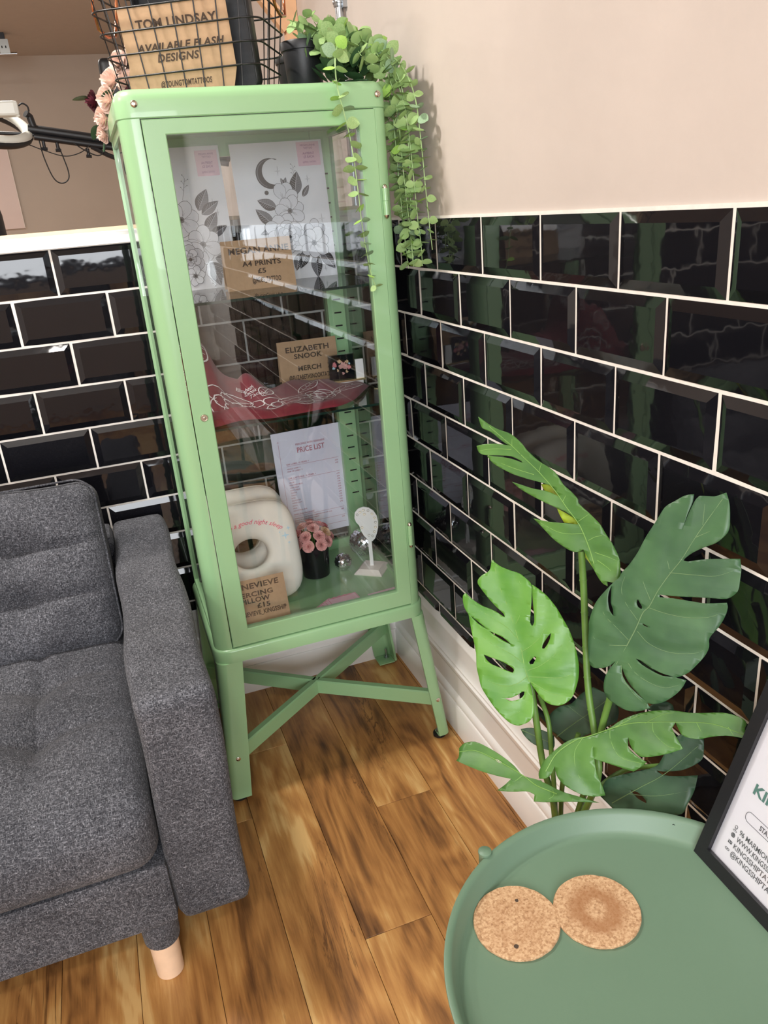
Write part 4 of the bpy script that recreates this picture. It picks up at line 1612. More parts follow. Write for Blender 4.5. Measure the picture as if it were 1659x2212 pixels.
rnd = random.Random(5)
for (wx, wy, wz, rr, mk, d) in [(-.495, -.165, 1.596, .032, 'rose_pale', (-.3, -.8, .4)), (-.540, -.150, 1.575, .022, 'rose_pale', (-.6, -.7, .2)), (-.530, -.165, 1.538, .024, 'rose_pale', (-.4, -.8, .3)),
                                (-.563, -.165, 1.540, .026, 'rose_pale', (-.8, -.5, .2)), (-.577, -.165, 1.508, .026, 'rose_pale', (-.8, -.5, .0)),
                                (-.590, -.135, 1.478, .022, 'rose_pale', (-.9, -.4, -.2)),
                                (-.594, -.120, 1.450, .018, 'rose_pale', (-.9, -.4, -.3)),
                                (-.600, -.115, 1.512, .021, 'rose_dark', (-.9, -.3, .0)), (-.525, -.185, 1.512, .020, 'rose_dark', (-.4, -.9, .2)), (-.520, -.140, 1.566, .018, 'rose_dark', (-.2, -.8, .5))]:
    q = Vector((0, 0, 1)).rotation_difference(Vector(d)).to_matrix().to_4x4()
    obj('rose', rose(rr, rnd).mesh('rose', M[mk], 70), gl, Matrix.Translation(Vector((wx, wy, wz)) - gl.location) @ q)
wpart('stem', MB().tube([(-.47, -.15, 1.492), (-.50, -.13, 1.55), (-.54, -.12, 1.53), (-.575, -.12, 1.50), (-.590, -.11, 1.45), (-.598, -.105, 1.42)], .0022, 7), M['leaf_dark'], gl, None, 60)
lm = oval_leaf(.034, .012)
lme = lm.mesh('leaf', M['leaf_dark'], 60)
for (wx, wy, wz, e) in [(-.545, -.170, 1.562, (0.6, -.4, 2.0)), (-.505, -.185, 1.545, (0.9, .2, 1.0)), (-.560, -.170, 1.522, (.5, .6, 2.8)), (-.500, -.180, 1.520, (1.0, 0, .4)),
                        (-.598, -.110, 1.470, (.4, 1.0, 2.5)), (-.606, -.110, 1.520, (.2, .2, 3.0))]:
    obj('leaf', lme, gl, Matrix.Translation(Vector((wx, wy, wz)) - gl.location) @ Euler(e).to_matrix().to_4x4())

# black nursery pots
def pot(loc, r0, r1, h, label, rim=.016):
    t = thing('plant_pot', loc, label, 'pot', 'black plastic pots')
    obj('body', MB().lathe([(r0 * .92, 0), (r0, .003), (r1 - .003, h - rim), (r1 - .003, h - .004), (r1 - .006, h - .004), (r0 - .004, .006)], seg=32).mesh('body', M['black_plastic'], 40), t)
    obj('rim', MB().lathe([(r1 - .004, h - rim - .001), (r1, h - rim), (r1 + .0015, h - .003), (r1, h), (r1 - .005, h), (r1 - .006, h - .006), (r1 - .006, h - rim)], seg=32, caps=False).mesh('rim', M['black_plastic'], 40), t)
    obj('soil', MB().lathe([(r1 - .007, h - .018), (r1 - .007, h - .013)], seg=24).mesh('soil', M['soil']), t)
    return t


PX, PY = -0.184, -0.225
pot((PX, PY, ZT), .034, .044, .101, 'large black plastic pot holding the trailing eucalyptus')
pot((-0.180, -0.112, ZT), .026, .034, .094, 'smaller black pot half hidden behind the large one', .013)

# ================================================================== TRAILING EUCALYPTUS
eu = thing('trailing_eucalyptus', (PX, PY, ZT + .085), 'faux eucalyptus with pale green leaves trailing over the cabinet edge', 'plant')


def crom(pts, n=6):
    P = [Vector(p) for p in pts]
    P = [P[0] * 2 - P[1]] + P + [P[-1] * 2 - P[-2]]
    out = []
    for i in range(1, len(P) - 2):
        for k in range(n):
            t = k / n
            a, b, c, d = P[i - 1], P[i], P[i + 1], P[i + 2]
            out.append(.5 * ((2 * b) + (c - a) * t + (2 * a - 5 * b + 4 * c - d) * t * t + (3 * b - a - 3 * c + d) * t ** 3))
    out.append(P[-2])
    return out


ev_mesh = {k: oval_leaf(1.0, .46, .10, .10, 6, .02).mesh('leaf', M[k], 60) for k in ('euc', 'euc_bright', 'euc_grey')}
erest = MB()
LEAF_N = [0]


def vine(pts, s0, s1, seed, step=.0195, joined=False, bright=.15):
    rnd = random.Random(seed)
    if seed not in (11, 12):
        pts = [(a, b, c if c < 1.54 else 1.54 + (c - 1.54) * .58) for a, b, c in pts]
    path = crom(pts, 8)
    stem = wpart('stem', MB().tube(path, .0016, 6, False, .5), M['euc_stem'], eu, None, 60)
    L = [0.0]
    for a, b in zip(path[:-1], path[1:]):
        L.append(L[-1] + (b - a).length)
    tot = L[-1]
    d = .012
    k = 0
    while d < tot:
        i = max(j for j in range(len(L)) if L[j] <= d)
        i = min(i, len(path) - 2)
        f = (d - L[i]) / max(1e-6, L[i + 1] - L[i])
        p = path[i].lerp(path[i + 1], f)
        t = (path[i + 1] - path[i]).normalized()
        u = t.orthogonal().normalized()
        ang = k * 1.57 + rnd.uniform(-.5, .5)
        u = Matrix.Rotation(ang, 3, t) @ u
        sz = (s0 + (s1 - s0) * d / tot) * rnd.uniform(.8, 1.15)
        for sgn in (1, -1):
            dirv = (u * sgn + t * rnd.uniform(.05, .5)).normalized()
            nrm = (t - dirv * t.dot(dirv)).normalized() * -1
            nrm = Matrix.Rotation(rnd.uniform(-1.2, 1.2), 3, dirv) @ nrm
            side = nrm.cross(dirv)
            q = p + dirv * (sz * .55)
            if q.x > -.006 or (q.z < ZT + .004 and -.588 < q.x < CX1 + .004 and q.y > CY0 - .004) or (p.z < ZT + .004 and CX0 < p.x + dirv.x * sz < CX1 and p.y + dirv.y * sz > CY0 - .002):
                continue
            m = Matrix((( dirv.x * sz, side.x * sz, nrm.x * sz, p.x), (dirv.y * sz, side.y * sz, nrm.y * sz, p.y), (dirv.z * sz, side.z * sz, nrm.z * sz, p.z), (0, 0, 0, 1)))
            key = 'euc_bright' if rnd.random() < bright else ('euc_grey' if rnd.random() < .22 else 'euc')
            m = Matrix.Translation(-eu.location) @ m
            if joined or LEAF_N[0] >= 296:
                me = ev_mesh['euc']
                erest.add([m @ v.co for v in me.vertices], [tuple(pp.vertices) for pp in me.polygons])
            else:
                obj('leaf', ev_mesh[key], stem, m)
                LEAF_N[0] += 1
        d += step * rnd.uniform(.85, 1.15)
        k += 1


zt = ZT + .085
vine([(PX + .005, PY - .01, zt), (-.150, -.290, 1.625), (-.162, -.390, 1.575), (-.190, -.455, 1.520), (-.196, -.470, 1.478), (-.187, -.470, 1.430), (-.178, -.468, 1.380),
      (-.173, -.468, 1.310), (-.169, -.466, 1.230), (-.160, -.466, 1.150), (-.150, -.467, 1.118)], .030, .017, 1, .021, False, .2)
RV = [([(PX, PY, zt), (-.165, -.275, 1.640), (-.125, -.335, 1.615), (-.088, -.385, 1.545), (-.066, -.405, 1.480), (-.060, -.412, 1.420), (-.058, -.416, 1.330), (-.056, -.424, 1.240), (-.055, -.430, 1.150)], .032, .022, 2, False),
      ([(PX, PY, zt), (-.140, -.280, 1.625), (-.095, -.350, 1.580), (-.058, -.420, 1.520), (-.040, -.450, 1.460), (-.034, -.456, 1.380), (-.030, -.456, 1.300), (-.027, -.458, 1.230), (-.024, -.460, 1.180)], .030, .016, 3, False),
      ([(PX, PY, zt), (-.150, -.250, 1.620), (-.105, -.320, 1.580), (-.074, -.375, 1.510), (-.064, -.392, 1.440), (-.062, -.396, 1.350), (-.060, -.400, 1.250), (-.058, -.404, 1.175), (-.056, -.406, 1.145)], .030, .024, 4, False),
      ([(PX, PY, zt), (-.135, -.250, 1.600), (-.090, -.310, 1.550), (-.062, -.350, 1.490), (-.052, -.372, 1.420), (-.048, -.380, 1.340), (-.045, -.386, 1.250), (-.043, -.392, 1.190)], .030, .020, 5, False),
      ([(PX, PY, zt), (-.120, -.270, 1.590), (-.080, -.360, 1.540), (-.055, -.410, 1.480), (-.047, -.425, 1.410), (-.044, -.432, 1.320), (-.042, -.436, 1.240), (-.040, -.440, 1.195), (-.040, -.442, 1.150)], .030, .020, 6, False),
      ([(PX, PY, zt), (-.140, -.270, 1.630), (-.100, -.345, 1.600), (-.070, -.400, 1.530), (-.050, -.418, 1.470), (-.046, -.422, 1.380), (-.048, -.420, 1.290), (-.050, -.418, 1.220), (-.050, -.418, 1.160)], .030, .022, 8, False),
      ([(PX, PY, zt), (-.130, -.230, 1.580), (-.085, -.290, 1.530), (-.060, -.330, 1.470), (-.050, -.350, 1.380), (-.046, -.360, 1.290), (-.044, -.366, 1.220)], .028, .020, 7, True)]
for pts, s0, s1, sd, jn in RV:
    vine(pts, s0, s1, sd, .0185, jn, .14)
# short sprays round the pot mouth
for pts, sd in (([(PX, PY, zt + .01), (-.190, -.230, 1.606), (-.202, -.238, 1.622), (-.214, -.244, 1.624)], 11), ([(PX, PY, zt + .01), (-.180, -.232, 1.612), (-.176, -.252, 1.626), (-.170, -.275, 1.624)], 12),
                ([(PX, PY, zt), (-.165, -.240, 1.620), (-.150, -.275, 1.640), (-.135, -.310, 1.640)], 13), ([(PX, PY, zt), (-.160, -.270, 1.590), (-.150, -.330, 1.575), (-.130, -.380, 1.540), (-.100, -.410, 1.515)], 14),
                ([(PX, PY, zt), (-.140, -.280, 1.605), (-.130, -.340, 1.590), (-.128, -.390, 1.555), (-.126, -.415, 1.530)], 15), ([(PX, PY, zt), (-.130, -.200, 1.600), (-.090, -.250, 1.570), (-.070, -.300, 1.535), (-.060, -.330, 1.500)], 16)):
    vine(pts, .030, .026, sd, .019, sd in (14, 15, 16), .5 if sd in (11, 12) else .12)
o = obj('foliage', erest.mesh('foliage', M['euc'], 60), eu)
o['kind'] = 'stuff'
# dark ivy filling in behind
dk = thing('dark_foliage', (-0.130, -0.330, ZT), 'dark green faux leaves bunched on the cabinet top behind the eucalyptus', 'leaves')
rnd = random.Random(21)
dl = oval_leaf(.040, .012).mesh('leaf', M['leaf_dark'], 60)
wpart('stem', MB().tube(crom([(-.150, -.260, ZT + .004), (-.140, -.320, ZT + .012), (-.125, -.370, ZT + .010), (-.110, -.395, ZT + .006)]), .002, 6), M['leaf_dark'], dk, None, 60)
for i in range(22):
    p = Vector((rnd.uniform(-.165, -.105), rnd.uniform(-.400, -.285), ZT + rnd.uniform(.010, .030)))
    obj('leaf', dl, dk, Matrix.Translation(p - dk.location) @ Euler((rnd.uniform(-.6, .6), rnd.uniform(-1.0, .1), rnd.uniform(0, 6.28))).to_matrix().to_4x4())

# ================================================================== GREY SOFA
AX0, AX1 = -0.747, -0.622      # right arm
SY0 = -0.890
sofa = thing('sofa', (-1.40, -0.46, 0), 'heather grey fabric two-seat sofa with tufted cushions and birch feet', 'sofa')


def sp(name, bm, m=None, parent=None, smooth=50):
    return wpart(name, bm, m or M['fabric'], sofa, parent, smooth)


def arm_disp(n, p):
    q = p.copy()
    # padded top slumps a little at the front, inner face swells
    q.z += -.004 * max(0, n.z) * (1 - n.y * n.y * .2)
    q.z += .0035 * math.sin(9 * n.y + 1) * max(0, n.z)
    q.x += .003 * math.sin(7 * n.y + 3 * n.z) * abs(n.x)
    q.x += .006 * (1 - n.z ** 2) * (1 - n.y ** 2) * n.x
    return q


for a0, a1 in ((AX0, AX1), (-2.178, -2.053)):
    sp('arm', rbox((a0 + a1) / 2, (SY0 - .030) / 2, (.146 + .602) / 2, a1 - a0, -SY0 - .030, .456, .020, (10, 44, 26), arm_disp))
sp('base', rbox((AX0 - 2.053) / 2, (SY0 + .004 - .04) / 2, (.150 + .285) / 2, 1.306, -SY0 - .04, .135, .012, (40, 30, 10)))
sp('back_frame', rbox((AX0 - 2.053) / 2, -.085, (.20 + .600) / 2, 1.306, .12, .40, .022, (40, 8, 16)))
TUFX = (-.45, .45)


def seat_disp(sign):
    def f(n, p):
        q = p.copy()
        if p.z > 0:
            crown = .020 * (1 - n.x ** 4) * (1 - n.y ** 4)
            q.z += crown
            for tx in TUFX:
                for ty in (-.34, .14):
                    d2 = ((n.x - tx) / .16) ** 2 + ((n.y - ty) / .16) ** 2
                    q.z -= .026 * math.exp(-d2)
                q.z -= .011 * math.exp(-((n.x - tx) / .040) ** 2) * (1 - n.y ** 6)
            for ty in (-.34, .14):
                q.z -= .009 * math.exp(-((n.y - ty) / .034) ** 2) * (1 - n.x ** 6)
        if n.y < -.6:
            q.y -= .012 * (1 - n.z ** 2) * (1 - n.x ** 8)
        if n.y < -.5 and p.z > 0:
            q.z -= .020 * ((-n.y - .5) / .5) ** 2
        q.z += .0012 * math.sin(40 * p.x + 15 * p.y) * max(0, n.z)
        return q
    return f


for cx in (-1.0755, -1.7245):
    sp('seat_cushion', rbox(cx, (-.905 - .16) / 2, (.285 + .435) / 2, .648, .745, .150, .045, (50, 56, 14), seat_disp(1)))


def back_disp(n, p):
    q = p.copy()
    if n.y < 0:
        q.y -= .022 * (1 - n.x ** 4) * (1 - n.z ** 4)
        for tz in (-.28, .30):
            for tx in (-.45, .45):
                q.y += .028 * math.exp(-(((n.x - tx) / .14) ** 2 + ((n.z - tz) / .20) ** 2))
            q.y += .012 * math.exp(-((n.z - tz) / .045) ** 2) * (1 - n.x ** 8)
    q.z += .006 * math.sin(5 * n.x + 1) * max(0, n.z)
    return q


for cx in (-1.0755, -1.7245):
    bm = rbox(0, 0, 0, .640, .150, .370, .045, (52, 14, 34), back_disp)
    mm = Matrix.Translation((cx, -.262, .590)) @ Matrix.Rotation(R(-17), 4, 'X')
    bm.transform(mm)
    bc = sp('back_cushion', bm)
    pts = [mm @ Vector((a, -.052, b)) for a, b in rrect(-.3165, .3165, -.1815, .1845, .042, 6)]
    wpart('piping', MB().tube(pts, .0022, 6, True), M['fabric'], sofa, bc, 60)
for (fx, fy) in ((-.787, -.838), (-2.013, -.838), (-.787, -.105), (-2.013, -.105)):
    lg = sp('leg', MB().lathe([(.0305, .083), (.0315, .085), (.0345, .152), (.034, .156)], (fx, fy, 0), 26), smooth=40)
    wpart('wooden_foot', MB().lathe([(.0225, 0), (.0245, .002), (.0262, .086)], (fx, fy, 0), 26), M['birch'], sofa, lg, 40)

# ================================================================== SAGE GREEN TRAY TABLE
TX, TY, TR = -0.2605, -1.4955, 0.2225
tb = thing('tray_table', (TX, TY, 0), 'round sage green metal tray table in front of the plant', 'table')
tray = MB().lathe([(.00005, .4835), (.196, .4835), (.203, .4850), (.2075, .4890), (.2135, .5080), (.2160, .5105), (.2195, .5120), (.2225, .5112), (.2228, .5090), (.2205, .5075), (.2165, .5010),
                   (.2120, .4860), (.206, .4812), (.197, .4805), (.00005, .4805)], (0, 0, 0), 96, False)
ty_ = obj('tray', tray.mesh('tray', M['table_green'], 50), tb)
for a in (46,):
    hx, hy = .2125 * math.cos(R(a)), .2125 * math.sin(R(a))
    ring = [(hx + .0016 * math.cos(t * .785) * -math.sin(R(a)), hy + .0016 * math.cos(t * .785) * math.cos(R(a)), .503 + .0016 * math.sin(t * .785)) for t in range(8)]
    obj('rivet_hole', MB().tube(ring, .0006, 5, True).mesh('rivet_hole', M['slot_dark']), ty_)
for a in (115, 205, 295, 25):
    px, py = .226 * math.cos(R(a)), .226 * math.sin(R(a))
    bx_, by_ = .165 * math.cos(R(a)), .165 * math.sin(R(a))
    pts = crom([(px, py, .512), (px, py, .49), (px, py, .44), (px * .99, py * .99, .30), (bx_ * 1.15, by_ * 1.15, .10), (bx_ * 1.08, by_ * 1.08, .03), (bx_, by_, .009)], 5)
    lg = obj('leg', MB().tube(pts, .0080, 12).mesh('leg', M['table_green'], 40), tb)
    obj('end_cap', MB().lathe([(.0082, .5115), (.0085, .5125), (.0085, .5150), (.0070, .5162)], (px, py, 0), 16).mesh('end_cap', M['table_green'], 40), lg)
for z in (.476, .009):
    q = .212 if z > .1 else .165
    ring = [(q * math.cos(2 * math.pi * i / 64), q * math.sin(2 * math.pi * i / 64), z) for i in range(64)]
    obj('ring', MB().tube(ring, .0045 if z > .1 else .008, 8, True).mesh('ring', M['table_green'], 60), tb)


def coaster(x, y, r, m, label, seed, spots, yaw):
    t = thing('cork_coaster', (x, y, .4838), label, 'coaster', 'cork coasters', (0, 0, R(yaw)))
    rnd = random.Random(seed)
    prof = []
    n = 72
    e = [1 + rnd.uniform(-.006, .006) for _ in range(n)]
    rings = []
    for q, z in ((.990, 0), (1.0, .0008), (1.0, .0036), (.985, .0045), (.5, .0046), (.02, .0046)):
        rings.append([(r * q * e[i] * math.cos(2 * math.pi * i / n), r * q * e[i] * math.sin(2 * math.pi * i / n), z) for i in range(n)])
    obj('disc', MB().loft(rings).mesh('disc', m, 40), t)
    for sx, sy, sr in spots:
        pts = [(sx + sr * rnd.uniform(.75, 1.1) * math.cos(k * .7), sy + sr * rnd.uniform(.75, 1.1) * math.sin(k * .7), .0049) for k in range(9)]
        obj('dark_fleck', MB().add(pts, [tuple(range(9))]).mesh('dark_fleck', M['ink']), t)
    return t


coaster(-0.3590, -1.3745, .0500, M['cork_plain'], 'pale cork coaster with two dark flecks, nearer the sofa', 1, [(.014, .024, .0024), (-.017, -.030, .0030)], 0)
coaster(-0.2665, -1.3985, .0500, M['cork_stained'], 'cork coaster with a brown ring stain, nearer the framed sign', 2, [], 40)

# ------------------------------------------------ framed sign on the table
fs = thing('framed_sign', (-0.106, -1.372, .4842), 'black framed white sign with shop contact details leaning on the tray table', 'sign', None, (R(70), 0, R(-92.7)))
FW, FH, FB = .185, .247, .0175
fr = MB()
o1 = [(0, 0), (FW, 0), (FW, FH), (0, FH)]
i1 = [(FB, FB), (FW - FB, FB), (FW - FB, FH - FB), (FB, FH - FB)]
lo = [[(a, b, -.014) for a, b in o1], [(a, b, -.001) for a, b in o1], [(a + (.001 if a == 0 else -.001), b + (.001 if b == 0 else -.001), 0) for a, b in o1],
      [(a, b, 0) for a, b in i1], [(a, b, -.006) for a, b in i1]]
fr.loft(lo, True, False)
obj('frame', fr.mesh('frame', M['frame_black']), fs)
obj('backing', MB().box(.002, FW - .002, .002, FH - .002, -.014, -.010).mesh('backing', M['frame_black']), fs)
sh = obj('sheet', MB().box(FB - .003, FW - FB + .003, FB - .003, FH - FB + .003, -.0095, -.0080).mesh('sheet', M['paper']), fs)
zz = -.0076
G = lambda **k: dict(mat=M['sign_grey'], align='LEFT', z=zz, **k)
lettering(sh, [('KINGS SHIP', FW / 2, .1160, .0135, .112, dict(mat=M['sign_green'], bold=.03, z=zz)),
               ('STAY CONNECTED', FW / 2, .0848, .0062, .060, dict(mat=M['sign_grey'], bold=.02, z=zz)),
               ('96 MARMION ROAD', .0420, .0607, .0068, .072, G(bold=.008)), ('WWW.KINGSSHIPTATTOO', .0420, .0510, .0068, .092, G(bold=.008)),
               ('KINGSSHIPTATTOO', .0420, .0410, .0068, .078, G(bold=.008)), ('@KINGSSHIPTATTOO', .0420, .0310, .0068, .086, G(bold=.008))], M['sign_grey'])
ic = MB()
pill = rrect(.040, FW - .040, .0815, .0945, .0063, 7)
ic.tube([(a, b, zz) for a, b in pill], .0003, 5, True)
for cy in (.0635,):
    ic.tube([(.0355 + .0019 * math.cos(t * .524), cy + .0025 + .0019 * math.sin(t * .524), zz) for t in range(12)], .00028, 4, True)
    ic.tube([(.0338, cy + .0015, zz), (.0355, cy - .0028, zz), (.0372, cy + .0015, zz)], .00028, 4)
    ic.tube([(.0355 + .0030 * math.cos(t * .524), cy - .0030 + .0009 * math.sin(t * .524), zz) for t in range(12)], .00022, 4, True)
for k in (1.0, .5, .01):
    ic.tube([(.0355 + .0028 * k * math.cos(t * .524), .0544 + .0028 * math.sin(t * .524), zz) for t in range(12)], .00028, 4, True)
for dy in (-.0013, 0, .0013):
    ic.tube([(.0329, .0544 + dy, zz), (.0381, .0544 + dy, zz)], .00022, 4)
ic.box(.0325, .0385, .0424, .0464, zz - .0002, zz)
for cx in (.0341, .0369):
    ic.tube([(cx + .0018 * math.cos(t * .524), .0345 + .0014 * math.sin(t * .524), zz) for t in range(12)], .0003, 4, True)
obj('icons', ic.mesh('icons', M['sign_grey']), sh)
em = MB().tube([(.0327, .0462, zz + .0002), (.0355, .0440, zz + .0002), (.0383, .0462, zz + .0002)], .0003, 4)
obj('envelope_flap', em.mesh('envelope_flap', M['paper']), sh)
obj('glazing', MB().box(FB, FW - FB, FB, FH - FB, -.0055, -.0045).mesh('glazing', M['film']), fs)

